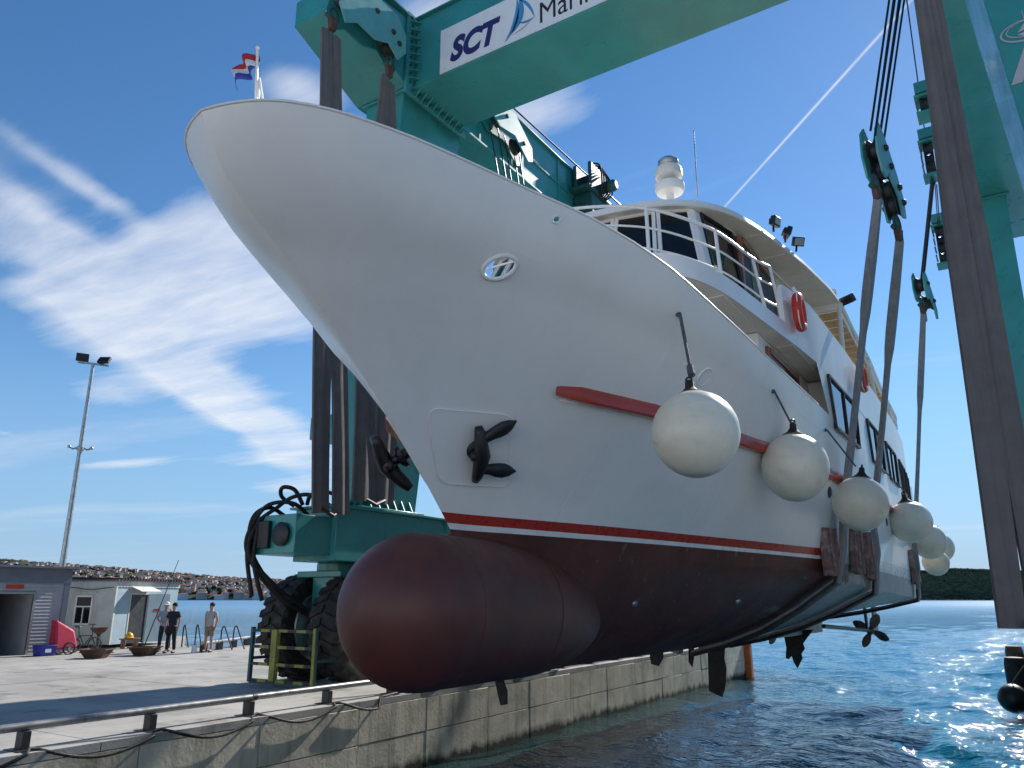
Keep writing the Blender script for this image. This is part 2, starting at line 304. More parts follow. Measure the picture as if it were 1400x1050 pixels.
# ------------------------------------------------------------------ sea, quays, far shores
def sea():
    def axis(a,b,step,lo,hi,g=1.032):
        c=list(np.arange(a,b,step)); x=b; st=step
        while x<hi: c.append(x); st*=g if st<8 else 1.35; x+=st
        c.append(hi); x=a; st=step; l=[]
        while True:
            st*=g if st<8 else 1.35; x-=st
            if x<lo: break
            l.append(x)
        l.append(lo); return np.array(l[::-1]+c)
    X=axis(-12,34,.19,-9000,9000); Y=axis(9,62,.19,-400,11000)
    cell=np.maximum(np.gradient(X)[None,:],np.gradient(Y)[:,None])
    gx,gy=np.meshgrid(X,Y); Z=np.zeros_like(gx)
    r=np.random.RandomState(3)
    for i in range(92):
        lam=.7*(1.055**i)*.9 if i<50 else (r.uniform(2,7) if i<70 else r.uniform(9,32))
        lam=min(lam,8) if i<70 else lam; k=2*PI/lam; th=R(205)+r.normal(0,.65); ph=r.uniform(0,6.28); amp=(.0078*lam**.45 if i<70 else .0030*lam**.75)
        ph2=k*(gx*math.cos(th)+gy*math.sin(th))+ph
        w=np.sin(ph2); Z+=amp*(w+.35*np.cos(2*ph2))*np.clip(2.2-cell*4.5/lam,0,1)*(1 if i<70 else np.clip((gy-70)/120,0,1))
    f=lambda a,l,h:np.clip((a-l)/(h-l),0,1)
    Z*=(.45+.55*f(gx,-11,1))     # calmer in the lee of the quay
    v=np.stack([gx,gy,Z],-1).reshape(-1,3); n,m=gx.shape
    idx=np.arange(n*m).reshape(n,m); fs=np.stack([idx[:-1,:-1],idx[:-1,1:],idx[1:,1:],idx[1:,:-1]],-1).reshape(-1,4)
    me=bpy.data.meshes.new('sea'); me.vertices.add(len(v)); me.vertices.foreach_set('co',v.ravel()); me.loops.add(fs.size); me.loops.foreach_set('vertex_index',fs.ravel())
    me.polygons.add(len(fs)); me.polygons.foreach_set('loop_start',np.arange(0,fs.size,4)); me.polygons.foreach_set('loop_total',np.full(len(fs),4)); me.polygons.foreach_set('use_smooth',np.ones(len(fs),bool)); me.update()
    o=bpy.data.objects.new('sea',me); COL.objects.link(o); o['kind']='structure'
    m=bpy.data.materials.new('sea_water'); m.use_nodes=True; nt=m.node_tree; N=nt.nodes; L=nt.links; b=N['Principled BSDF']
    b.inputs['Base Color'].default_value=(.005,.045,.075,1); b.inputs['Roughness'].default_value=.06; b.inputs['IOR'].default_value=1.333; b.inputs['Specular IOR Level'].default_value=.36
    tc=N.new('ShaderNodeTexCoord')
    def nz(sx,sy,det):
        mp=N.new('ShaderNodeMapping'); mp.inputs['Rotation'].default_value=(0,0,.45); mp.inputs['Scale'].default_value=(sx,sy,1); L.new(tc.outputs['Object'],mp.inputs[0])
        n=N.new('ShaderNodeTexNoise'); n.inputs['Scale'].default_value=1; n.inputs['Detail'].default_value=det; n.inputs['Roughness'].default_value=.6; n.inputs['Distortion'].default_value=.25; L.new(mp.outputs[0],n.inputs[0]); return n.outputs[0]
    a=nz(.55,.9,4); c=nz(3.6,5.2,3)
    b1=N.new('ShaderNodeBump'); b1.inputs['Strength'].default_value=.8; b1.inputs['Distance'].default_value=.22; L.new(a,b1.inputs['Height'])
    b2=N.new('ShaderNodeBump'); b2.inputs['Strength'].default_value=.75; b2.inputs['Distance'].default_value=.055; L.new(c,b2.inputs['Height']); L.new(b1.outputs[0],b2.inputs['Normal'])
    L.new(b2.outputs[0],b.inputs['Normal'])
    ln=N.new('ShaderNodeVectorMath'); ln.operation='LENGTH'; L.new(tc.outputs['Object'],ln.inputs[0])
    def mr(lo,hi,a0,a1):
        r=N.new('ShaderNodeMapRange'); r.inputs[1].default_value=lo; r.inputs[2].default_value=hi; r.inputs[3].default_value=a0; r.inputs[4].default_value=a1; L.new(ln.outputs['Value'],r.inputs[0]); return r.outputs[0]
    L.new(mr(90,400,.9,.4),b1.inputs['Strength']); L.new(mr(60,220,.95,.15),b2.inputs['Strength']); L.new(mr(80,500,.05,.22),b.inputs['Roughness'])
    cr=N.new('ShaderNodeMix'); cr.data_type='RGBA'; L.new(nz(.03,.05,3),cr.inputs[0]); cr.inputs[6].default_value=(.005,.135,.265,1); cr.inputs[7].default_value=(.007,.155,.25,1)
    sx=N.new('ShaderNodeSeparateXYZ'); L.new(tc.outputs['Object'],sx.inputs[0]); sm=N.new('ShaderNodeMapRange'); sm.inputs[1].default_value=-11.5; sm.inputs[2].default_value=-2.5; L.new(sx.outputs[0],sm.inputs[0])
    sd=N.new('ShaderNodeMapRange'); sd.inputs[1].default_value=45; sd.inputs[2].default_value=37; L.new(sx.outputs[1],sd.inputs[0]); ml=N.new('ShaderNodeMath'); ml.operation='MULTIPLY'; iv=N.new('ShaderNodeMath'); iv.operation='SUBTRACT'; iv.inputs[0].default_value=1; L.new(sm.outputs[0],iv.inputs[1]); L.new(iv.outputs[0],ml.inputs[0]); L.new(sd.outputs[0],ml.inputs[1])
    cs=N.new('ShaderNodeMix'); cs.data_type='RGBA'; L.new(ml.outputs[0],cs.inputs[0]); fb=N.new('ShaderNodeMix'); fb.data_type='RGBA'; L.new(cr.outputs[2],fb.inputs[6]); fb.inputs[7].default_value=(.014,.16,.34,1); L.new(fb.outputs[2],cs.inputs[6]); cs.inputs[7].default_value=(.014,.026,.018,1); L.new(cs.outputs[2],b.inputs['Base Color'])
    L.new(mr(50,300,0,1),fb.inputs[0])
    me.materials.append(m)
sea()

M_conc=mat('quay_concrete',(.30,.285,.25),.85,var=.14,vscale=.8,dirt=(.13,.12,.105),damt=.5,dscale=.9,streak=(.10,.10,.08),samt=.5,sscale=(2.2,2.2,.12),bump=.35,bscale=14)
M_deck=mat('deck_concrete',(.38,.36,.325),.85,var=.12,vscale=.35,dirt=(.17,.16,.145),damt=.6,dscale=.5,streak=(.23,.215,.19),samt=.55,sscale=(.25,1.6,1),bump=.25,bscale=25)
def stain_deck():
    # oil spots and dark tyre rubber on the slabs
    nt=M_deck.node_tree; N=nt.nodes; L=nt.links; b=N['Principled BSDF']; src=b.inputs['Base Color'].links[0].from_socket
    g=N.new('ShaderNodeNewGeometry')
    def spot(scale,lo,hi,sc):
        mp=N.new('ShaderNodeMapping'); mp.inputs['Scale'].default_value=sc; L.new(g.outputs['Position'],mp.inputs[0]); n=N.new('ShaderNodeTexNoise'); n.inputs['Scale'].default_value=scale; n.inputs['Detail'].default_value=7; n.inputs['Roughness'].default_value=.7; L.new(mp.outputs[0],n.inputs[0])
        r=N.new('ShaderNodeMapRange'); r.inputs[1].default_value=lo; r.inputs[2].default_value=hi; L.new(n.outputs[0],r.inputs[0]); return r.outputs[0]
    for f,amt,col in ((spot(.9,.56,.66,(1,1,1)),.7,(.10,.095,.09,1)),(spot(1,.55,.70,(1.6,.10,1)),.6,(.13,.125,.12,1)),(spot(.35,.5,.62,(1,1,1)),.3,(.47,.45,.41,1))):
        k=N.new('ShaderNodeMath'); k.operation='MULTIPLY'; L.new(f,k.inputs[0]); k.inputs[1].default_value=amt
        x=N.new('ShaderNodeMix'); x.data_type='RGBA'; L.new(k.outputs[0],x.inputs[0]); L.new(src,x.inputs[6]); x.inputs[7].default_value=col; src=x.outputs[2]
    L.new(src,b.inputs['Base Color'])
stain_deck()
def wall_mat():
    # boarded concrete: rain streaks, a dark weed line just over the water
    m=mat('quay_wall_concrete',(.62,.56,.435),.88,var=.16,vscale=1.2,dirt=(.14,.13,.105),damt=.55,dscale=1.1,streak=(.11,.105,.085),samt=.7,sscale=(3.2,3.2,.12),bump=.35,bscale=14)
    nt=m.node_tree; N=nt.nodes; L=nt.links; b=N['Principled BSDF']; src=b.inputs['Base Color'].links[0].from_socket
    g=N.new('ShaderNodeNewGeometry'); s=N.new('ShaderNodeSeparateXYZ'); L.new(g.outputs['Position'],s.inputs[0])
    n=N.new('ShaderNodeTexNoise'); n.inputs['Scale'].default_value=3.6; n.inputs['Detail'].default_value=9; mp=N.new('ShaderNodeMapping'); mp.inputs['Scale'].default_value=(1,1,.25); L.new(g.outputs['Position'],mp.inputs[0]); L.new(mp.outputs[0],n.inputs[0])
    a=N.new('ShaderNodeMath'); a.operation='MULTIPLY_ADD'; L.new(n.outputs[0],a.inputs[0]); a.inputs[1].default_value=-.42; L.new(s.outputs[2],a.inputs[2])
    r=N.new('ShaderNodeMapRange'); r.inputs[1].default_value=-.14; r.inputs[2].default_value=.03; r.inputs[3].default_value=1; r.inputs[4].default_value=0; L.new(a.outputs[0],r.inputs[0])
    x=N.new('ShaderNodeMix'); x.data_type='RGBA'; L.new(r.outputs[0],x.inputs[0]); L.new(src,x.inputs[6]); x.inputs[7].default_value=(.018,.020,.014,1); L.new(x.outputs[2],b.inputs['Base Color'])
    return m
M_wallc=wall_mat()
def inside(p,poly):
    x,y=p; c=False; j=len(poly)-1
    for i in range(len(poly)):
        xi,yi=poly[i]; xj,yj=poly[j]
        if (yi>y)!=(yj>y) and x<(xj-xi)*(y-yi)/(yj-yi)+xi: c=not c
        j=i
    return c
def clip_poly(poly,x0,x1,y0,y1):
    def cl(P,f,g):
        out=[]
        for i in range(len(P)):
            a,b=P[i],P[(i+1)%len(P)]; fa,fb=f(a),f(b)
            if fa>=0: out.append(a)
            if fa*fb<0:
                t=fa/(fa-fb); out.append((a[0]+(b[0]-a[0])*t,a[1]+(b[1]-a[1])*t))
        return out
    for f in (lambda p:p[0]-x0,lambda p:x1-p[0],lambda p:p[1]-y0,lambda p:y1-p[1]):
        poly=cl(poly,f,None)
        if len(poly)<3: return None
    return poly
def quay(name,poly,x_edge,face,ys,slab=(4.6,5.2)):
    # core, deck slabs with open joints, precast wall panels along the dock face
    core=MB(); ins=.12
    core.prism([(x-face*0 if x!=x_edge else x-face*ins,y,-3.0) for x,y in poly],(0,0,4.38))
    q=core.build(name,M_conc); q['kind']='structure'
    xs=sorted(p[0] for p in poly); yy=sorted(p[1] for p in poly)
    x=x_edge; st=-face*slab[0]; i=0
    while xs[0]-1<x<xs[-1]+1 or i==0:
        xa,xb=sorted((x,x+st)); y=yy[0]
        while y<yy[-1]:
            c=clip_poly(poly,xa+.008,xb-.008,y+.008,y+slab[1]-.008)
            if c and len(c)>2:
                d=rng.uniform(-.003,.003)
                MB().prism([(px,py,1.385) for px,py in c],(0,0,.115+d)).build('deck_slab',M_deck,q)
            y+=slab[1]
        x+=st; i+=1
    y=ys[0]; widths=[2.1,2.35,1.95,2.2,2.4]; k=0
    while y<ys[1]:
        w=min(widths[k%5],ys[1]-y)
        for z0,z1 in ((-1.2,.70),(.712,1.375)):
            off=rng.uniform(-.006,.006)
            MB().bb((x_edge-face*ins,y+.007,z0),(x_edge+face*off-face*.006,y+w-.007,z1)).build('wall_panel',M_wallc,q,bevel=.008,bseg=1)
        # tie holes and little rust stubs in the lower joint
        y+=w; k+=1
    return q
LEFT=[(-11.2,-14),(-11.2,37.9),(-19,37.9),(-19.5,30),(-23,27),(-29.6,25.2),(-27.4,20.6),(-33,22.3),(-38,27),(-58,24),(-75,-14)]
RIGHT=[(-.22,-12),(14,-12),(14,36.5),(-.22,36.5)]
quay('quay',LEFT,-11.2,1,(-10,37.9))
quay('quay',RIGHT,-.22,-1,(-8,36.5))
# unseen concrete apron added behind the viewer to bounce sunlight onto the hull
o=MB().prism([(-75,-14.02,-2),(-75,-120,-2),(90,-120,-2),(90,-12.02,-2),(14.02,-12.02,-2),(-.22,-12.02,-2),(-11.2,-14.02,-2)],(0,0,3.49)).build('added_bounce_apron',M_deck); o['kind']='structure'
# pale hall invented out of view; its sunlit front brightens the shaded bow
hall=thing('added_bounce_hall',(-10,-38,1.5),'long pale unseen hall with tall sliding doors, added behind the viewer to bounce light','hall'); M_hall=mat('hall_cladding',(.72,.70,.65),.6,var=.05,vscale=.3)
MB().bb((-70,-62,1.5),(60,-38,14.5)).build('wall',M_hall,hall)
MB().prism([(-71,-37.4,14.5),(-71,-62.6,14.5),(-71,-50,18.0)],(132,0,0)).build('roof',M_hall,hall)
for k in range(8): MB().bb((-66+k*16,-38,1.5),(-55+k*16,-37.85,11.5)).build('sliding_door',M_hall,hall)

# ---- pipe kerb along the dock edge
pk=thing('pipe_rail',(-11.55,12,1.5),'long low steel pipe rail on stub posts along the edge of the near quay','pipe rail','pipe rails on the quay')
MB().tube([(-11.55,y,1.79) for y in np.linspace(-9,37,40)],.056,12).build('pipe',M_pipe,pk,smooth=True)
y=-8.9
while y<37:
    m=MB(); m.bb((-11.64,y-.055,1.5),(-11.46,y+.055,1.74)); m.bb((-11.74,y-.15,1.498),(-11.34,y+.15,1.512)); m.build('post',M_rust if False else M_dark,pk,bevel=.01); y+=1.85
for yy in np.arange(-7,36,5.55):
    MB().tube([(-11.55,yy,1.79),(-11.55,yy+.09,1.79)],.063,12).build('coupling',M_dark,pk,smooth=True)
hs=[];yy=-9.
while yy<20:
    t=(yy+8.9)/1.85; ph=abs(math.sin(PI*t)); z=1.53+ .0*ph; x=-11.33+.12*ph; zz=1.55-(.22*ph if 5<yy<12.5 else .02*ph)
    hs.append((x if zz>1.5 else max(x,-11.14),yy,zz)); yy+=.12
MB().tube(hs,.024,8).build('hose',M_rubber,tag(thing('rubber_hose',(-11.3,6,1.5),'black rubber hose drooping over the quay edge below the pipe rail','hose')),smooth=True)
fr=thing('pipe_rail',(-27.6,22,1.5),'short low pipe rail at the back of the quay beside the man in shorts','pipe rail','pipe rails on the quay')
MB().tube([(-26.1,19.3,1.82),(-29.2,24.6,1.82)],.07,10).build('pipe',M_pipe,fr,smooth=True)
for k in range(5):
    f=k/4; x,y=-26.15-3.05*f,19.4+5.1*f; MB().bb((x-.1,y-.1,1.5),(x+.1,y+.1,1.80)).build('post',M_dark,fr)
def ladder(loc,rz,label):
    t=thing('quay_ladder',loc,label,'ladder','hooped ladder handrails')
    for dx in (-.26,.26):
        MB().tube([(dx,0,-1.2),(dx,0,.72),(dx,.06,.84),(dx,.16,.88),(dx,.26,.84),(dx,.95,.04)],.028,8).build('handrail',M_dark,t,smooth=True)
    for k in range(6): MB().tube([(-.26,.02,-.2-k*.25),(.26,.02,-.2-k*.25)],.018,6).build('rung',M_dark,t,smooth=True)
    t.location=loc; t.rotation_euler=(0,0,rz); return t
def place(t,loc,rz=0): t.location=loc; t.rotation_euler=(0,0,rz)
t=ladder((0,0,0),0,'hooped ladder handrail at the quay edge between the man in shorts and the big tyre'); place(t,(-26.9,21.0,1.5),R(-100))
t=ladder((0,0,0),0,'hooped ladder handrail at the quay edge just right of the two workers'); place(t,(-29.6,21.2,1.5),R(-110))
# orange guide post at the far corner of the quay
g=thing('corner_guard',(-11.05,37.6,1.5),'orange steel guard bar on the far corner of the quay wall','corner guard')
MB().bb((-11.20,37.45,-.2),(-10.92,37.80,1.42)).build('bar',M_orange,g,bevel=.03)
MB().bb((-11.3,37.40,1.42),(-10.9,37.85,1.47)).build('cap',M_rust,g)
# big tyre fenders hung on the right-hand quay
def quay_fender(y,z,r,lab):
    t=thing('quay_fender',(.2,y,z),lab,'quay fender','rubber fenders on the right-hand quay')
    return t
t=quay_fender(34.6,1.1,.45,'upright black rubber fender on the right-hand quay, lower of its pair'); MB().lathe([(.1,-.62),(.3,-.6),(.34,-.4),(.34,.4),(.3,.6),(.1,.62)],16,0,Matrix.Translation((-.56,34.4,.80))).build('body',M_rubber,t,smooth=True)
t=quay_fender(36,1.4,.45,'upright brown rubber fender at the outer end of the right-hand quay'); MB().lathe([(.1,-.5),(.26,-.48),(.3,-.3),(.3,.3),(.26,.48),(.1,.5)],16,0,Matrix.Translation((-.54,36.2,1.22))).build('body',M_rust,t,smooth=True)
t=quay_fender(22,1,.4,'round black ball fender low on the right-hand quay face'); MB().sphere((-.66,29.3,.52),.42,20,12).build('ball',M_black,t,smooth=True); MB().tube([(-.66,29.3,.92),(-.24,29.3,1.48)],.02,6).build('rope',M_rope,t)

# ---- far shores
M_scrub=mat('scrub_hillside',(.055,.07,.045),.95,spec=.03,var=.5,vscale=.03,dirt=(.17,.14,.11),damt=.6,dscale=.02,gen='Object')
M_woodh=mat('wooded_hillside',(.012,.026,.022),.95,spec=.0,var=.55,vscale=.11,dirt=(.008,.018,.016),damt=.6,dscale=.05)
def polar(az,d): a=R(az); return (-math.sin(a)*d,math.cos(a)*d)   # az measured from +y towards -x
TOWN=lambda az:1.2*float(np.interp(az,[20,30,45.5,48,52.7,57.2,60.6,63,65.3,75],[12,26,34,38,43,54,62,66,71,80]))
def hill(name,azs,hf,d0,d1,m,base=0,rough=.15,nr=16):
    P=[];r=np.random.RandomState(5)
    nz=r.rand(len(azs),nr)
    for i,a in enumerate(azs):
        row=[]
        for j in range(nr):
            f=j/(nr-1); d=d0+(d1-d0)*f; h=hf(a)*math.sin(min(1,f/.62)*PI/2)**.75*(1 if f<.62 else 1-.5*(f-.62)) *(1+rough*(nz[i,j]-.5)) if j else -2
            if j==1: h=base
            x,y=polar(a,d); row.append((x,y,h))
        P.append(row)
    o=MB().grid(P).build(name,m,smooth='all'); o['kind']='structure'; return o
hill('hill',np.linspace(24,78,110),TOWN,1650,2500,M_scrub,2.0)
WOOD=lambda az:float(np.interp(az,[-14,-6,0,3.4,6,10,14],[22,40,57,64,58,42,12]))
hill('hill',np.linspace(-14,14,420),WOOD,1500,2300,M_woodh,4.0,.085,54)
def hz(az,f,hf,d0,d1): return hf(az)*math.sin(min(1,f/.62)*PI/2)**.75
M_h=[mat('house_plaster',(.48,.44,.40),.9,spec=.03,var=.2,vscale=.02),mat('house_plaster_warm',(.44,.35,.30),.9,spec=.03,var=.2,vscale=.02),mat('terracotta_roof',(.30,.17,.12),.9,spec=.03,var=.3,vscale=.05),mat('house_white',(.62,.60,.57),.8,var=.1,vscale=.02),mat('window_dark',(.05,.055,.06),.3)]
def house_geo(mb,x,y,z,w,d,h,rot,wall,flat=False):
    T=Matrix.Translation((x,y,z))@Matrix.Rotation(rot,4,'Z')
    mb.box((0,0,h/2-2),(w,d,h+4),wall,T)
    if flat: mb.box((0,0,h+.2),(w+.4,d+.4,.4),wall,T)
    else:
        e=.4; k=h+min(w,d)*.22
        mb.add([(-w/2-e,-d/2-e,h),(w/2+e,-d/2-e,h),(w/2+e,d/2+e,h),(-w/2-e,d/2+e,h),(-w*.22,0,k),(w*.22,0,k)],[(0,1,5,4),(2,3,4,5),(1,2,5),(3,0,4),(3,2,1,0)],2,T)
town=MB(); rr=np.random.RandomState(11)
for i in range(2600):
    az=rr.uniform(27,76); f=rr.beta(1.1,1.7)*.62+.05; d=1650+850*f; x,y=polar(az,d); z=hz(az,f,TOWN,0,0)
    w=rr.uniform(5,10); h=rr.uniform(3,7); house_geo(town,x,y,z-1,w,rr.uniform(5,9),h,rr.uniform(0,3),int(rr.choice([0,0,1,3])),rr.rand()<.25)
o=town.build('distant_town',M_h); tag(o,'pale houses with terracotta roofs massed on the far hillside','town',None,'stuff')
for i in range(70):
    az=33+43*((i+.5)/70)+rr.uniform(-.25,.25); d=1652+rr.uniform(0,40); x,y=polar(az,d); z=2.2+rr.uniform(0,2)
    t=thing('house',(x,y,z),'small pale waterfront house at the foot of the far town','house','waterfront houses of the far town')
    w=rr.uniform(12,20); dd=10; h=rr.uniform(6,11); T=Matrix.Translation((x,y,z))@Matrix.Rotation(R(az),4,'Z')
    mb=MB(); mb.box((0,0,h/2-1),(w,dd,h+2),0,T); mb.build('wall',M_h[int(rr.choice([0,1,3,3]))],t)
    e=.5;k=h+2.2; MB().add([(-w/2-e,-dd/2-e,h),(w/2+e,-dd/2-e,h),(w/2+e,dd/2+e,h),(-w/2-e,dd/2+e,h),(-w*.22,0,k),(w*.22,0,k)],[(0,1,5,4),(2,3,4,5),(1,2,5),(3,0,4),(3,2,1,0)],0,T).build('roof',M_h[2],t)
M_crown=[mat('far_foliage',(.032,.052,.040),.95,spec=.03,var=.4,vscale=.2),mat('far_foliage_dark',(.024,.042,.033),.95,spec=.03,var=.4,vscale=.2)]
def crowns(name,n,azr,hf,d0,d1,fr,sz,label,seed,lift=.3):
    q=np.random.RandomState(seed); mb=MB()
    for i in range(n):
        az=q.uniform(*azr); f=fr[0]+(fr[1]-fr[0])*q.rand(); x,y=polar(az,d0+(d1-d0)*f); z=hz(az,f,hf,0,0); s=q.uniform(*sz)
        mb.sphere((x,y,z+s*lift),s,5,4,int(q.rand()<.5),(q.uniform(.8,1.3),q.uniform(.8,1.3),q.uniform(.5,.8)))
    o=mb.build(name,M_crown,smooth='all'); tag(o,label,'trees',None,'stuff'); return o
crowns('town_foliage',1500,(27,76),TOWN,1650,2500,(.05,.66),(2.5,6),'dark trees scattered between the houses of the far town',21)
crowns('wooded_hillside',6000,(-13,13),WOOD,1500,2300,(.42,.66),(1.5,3.8),'dark treetops along the ridge of the wooded hill on the right',22,.3)
# rocky shore under the woods
mb=MB(); q=np.random.RandomState(4)
for i in range(500):
    az=q.uniform(-14,14); x,y=polar(az,1497+q.uniform(-3,6)); s=q.uniform(.7,2.2); mb.sphere((x,y,q.uniform(-.5,1)),s,5,4,0,(1.6,1.2,.6))
tag(mb.build('shore_rocks',mat('shore_rock',(.16,.145,.13),.9,spec=.03,var=.3,vscale=.3)),'grey rocks along the waterline of the wooded hill','rocks',None,'stuff')

# ------------------------------------------------------------------ the ship hanging in the slings
def surf(s,z,side=1,off=0.0):
    b=half(s,z); e=.22
    n=Vector((1,-(half(s+e,z)-half(s-e,z))/(2*e),-(half(s,z+e)-half(s,z-e))/(2*e))).normalized()
    p=Vector((TC+side*b,s,z)); n.x*=side; return p+n*off, n
def hull_mat():
    # bottom paint: dark maroon forward, scraped bare and whitish aft of the first pair of slings
    m=mat('antifouling_paint',(.105,.030,.021),.52,var=.2,vscale=1.2,dirt=(.04,.016,.014),damt=.5,dscale=1.4,bump=.05,bscale=30)
    nt=m.node_tree; N=nt.nodes; L=nt.links; b=N['Principled BSDF']; src=b.inputs['Base Color'].links[0].from_socket
    g=N.new('ShaderNodeNewGeometry'); s=N.new('ShaderNodeSeparateXYZ'); L.new(g.outputs['Position'],s.inputs[0])
    def nz(scale,d=6):
        mp=N.new('ShaderNodeMapping'); mp.inputs['Scale'].default_value=scale; L.new(g.outputs['Position'],mp.inputs[0]); n=N.new('ShaderNodeTexNoise'); n.inputs['Scale'].default_value=1; n.inputs['Detail'].default_value=d; n.inputs['Roughness'].default_value=.65; L.new(mp.outputs[0],n.inputs[0]); return n.outputs[0]
    def mr(x,a,c,lo=0,hi=1):
        r=N.new('ShaderNodeMapRange'); r.inputs[1].default_value=a; r.inputs[2].default_value=c; r.inputs[3].default_value=lo; r.inputs[4].default_value=hi; L.new(x,r.inputs[0]); return r.outputs[0]
    def mm(op,x,y):
        n=N.new('ShaderNodeMath'); n.operation=op; n.use_clamp=True
        for i,q in enumerate((x,y)):
            if isinstance(q,(int,float)): n.inputs[i].default_value=q
            else: L.new(q,n.inputs[i])
        return n.outputs[0]
    aft=mr(s.outputs[1],14.0,19.5)
    st=nz((7,7,.8)); sl=nz((1.6,.5,1.6))
    f1=mr(mm('ADD',mm('MULTIPLY',aft,.75),mm('MULTIPLY',mr(sl,.35,.7),.55)),.62,.86)
    f2=mr(mm('ADD',mm('MULTIPLY',mr(s.outputs[1],16.2,17.2),.55),mm('MULTIPLY',mr(st,.3,.65),.55)),.5,.8)
    f=mm('MAXIMUM',mm('MULTIPLY',f1,.6),mm('MULTIPLY',f2,.9))
    x=N.new('ShaderNodeMix'); x.data_type='RGBA'; L.new(f,x.inputs[0]); L.new(src,x.inputs[6]); x.inputs[7].default_value=(.40,.41,.40,1)
    L.new(x.outputs[2],b.inputs['Base Color'])
    return m
M_anti=hull_mat()
def stripe_mat(name,col):
    # painted lines that stop at the first sling
    m=mat(name,col,.3,var=.06); nt=m.node_tree; N=nt.nodes; L=nt.links; b=N['Principled BSDF']; src=b.inputs['Base Color'].links[0].from_socket
    g=N.new('ShaderNodeNewGeometry'); s=N.new('ShaderNodeSeparateXYZ'); L.new(g.outputs['Position'],s.inputs[0])
    r=N.new('ShaderNodeMapRange'); r.inputs[1].default_value=15.9; r.inputs[2].default_value=16.2; L.new(s.outputs[1],r.inputs[0])
    x=N.new('ShaderNodeMix'); x.data_type='RGBA'; L.new(r.outputs[0],x.inputs[0]); L.new(src,x.inputs[6]); x.inputs[7].default_value=(.62,.61,.58,1); L.new(x.outputs[2],b.inputs['Base Color']); return m
M_sred=stripe_mat('red_waterline',(.40,.03,.018)); M_swhite=stripe_mat('white_waterline',(.8,.8,.79))

ship=thing('passenger_ship',(TC,18,2.45),'white passenger ship with red bulbous bow hanging in slings over the dock','ship')
def hull():
    # rows keel -> sheer, with thin rows for the painted waterline
    W=row(0.0)
    def between(a,b,f): return a*(1-f)+b*f
    lows=[low_row(w) for w in np.linspace(2,1,9)]+[low_row(w) for w in (.75,.5,.36)]
    w0=low_row(.26); w1=low_row(.10); w2=row(.028)
    rows=lows+[w0,w1,w2]+[row(v) for v in np.linspace(.028,1,40)[1:]]
    nb=len(lows)
    b=MB(); nr=len(rows)
    for side in (1,-1):
        P=[[ (TC+side*max(q[1],.0),q[0],q[2]) for q in r_] for r_ in rows]
        for i in range(nr-1):
            mi=0 if i<nb else (1 if i==nb else (2 if i==nb+1 else 3))
            b.grid(P[i:i+2] if side>0 else P[i:i+2][::-1],mi)
        # transom
        tr=[P[i][-1] for i in range(nr)]; ce=[(TC,p[1]+.02,p[2]) for p in tr]
        b.grid([tr,ce] if side>0 else [ce,tr],3)
    o=b.build('hull',[M_anti,M_swhite,M_sred,M_white],ship,smooth=True,angle=46,fix=True)
    # oval fairlead and a small drain hole cut through the bulwark
    import bmesh
    bm=bmesh.new(); bm.from_mesh(o.data); off=wl(o)
    for (c,rx,rz,cuts) in (((6.70,7.07),.14,.10,9),((6.97,7.62),.035,.035,14)):
        near=[f for f in bm.faces if abs(f.calc_center_median().y+off.y-c[0])<rx+.16 and abs(f.calc_center_median().z+off.z-c[1])<rz+.16 and f.calc_center_median().x+off.x>TC+.3]
        es=list({e for f in near for e in f.edges})
        bmesh.ops.subdivide_edges(bm,edges=es,cuts=cuts,use_grid_fill=True)
        kill=[f for f in bm.faces if ((f.calc_center_median().y+off.y-c[0])/rx)**2+((f.calc_center_median().z+off.z-c[1])/rz)**2<1 and f.calc_center_median().x+off.x>TC+.3]
        bmesh.ops.delete(bm,geom=kill,context='FACES')
    bm.to_mesh(o.data); bm.free(); return o
hl=hull()
def ring_on_hull(name,c,rx,rz,r,m,parent,n=40,off=.0,side=1):
    p=[]
    for k in range(n):
        a=2*PI*k/n; q,_=surf(c[0]+rx*math.cos(a),c[1]+rz*math.sin(a),side,off); p.append(q)
    return MB().tube(p,r,10,closed=True).build(name,m,parent,smooth='all')
ring_on_hull('fairlead_ring',(6.70,7.07),.15,.11,.026,M_white,hl,off=.006)
ring_on_hull('drain_ring',(6.97,7.62),.04,.04,.012,M_white,hl,24,off=.004)
# rim of the bulwark
for side in (1,-1):
    T_=row(1.0); MB().tube([(TC+side*max(q[1]-.0,0),q[0],q[2]) for q in T_[::2] if q[0]<14.7],.015,8).build('bulwark_rail',M_white,hl,smooth='all')
# foredeck
fd=MB(); Pq=[]
for s_ in np.linspace(6.0,15.6,40):
    z_=6.25+.25*max(0,1-(s_-6)/5); Pq.append((s_,max(half(s_,z_)-.05,.02),z_))
fd.grid([[(TC-b_,s_,z_) for s_,b_,z_ in Pq],[(TC+b_,s_,z_) for s_,b_,z_ in Pq]]); fd.build('foredeck',M_cream,ship)
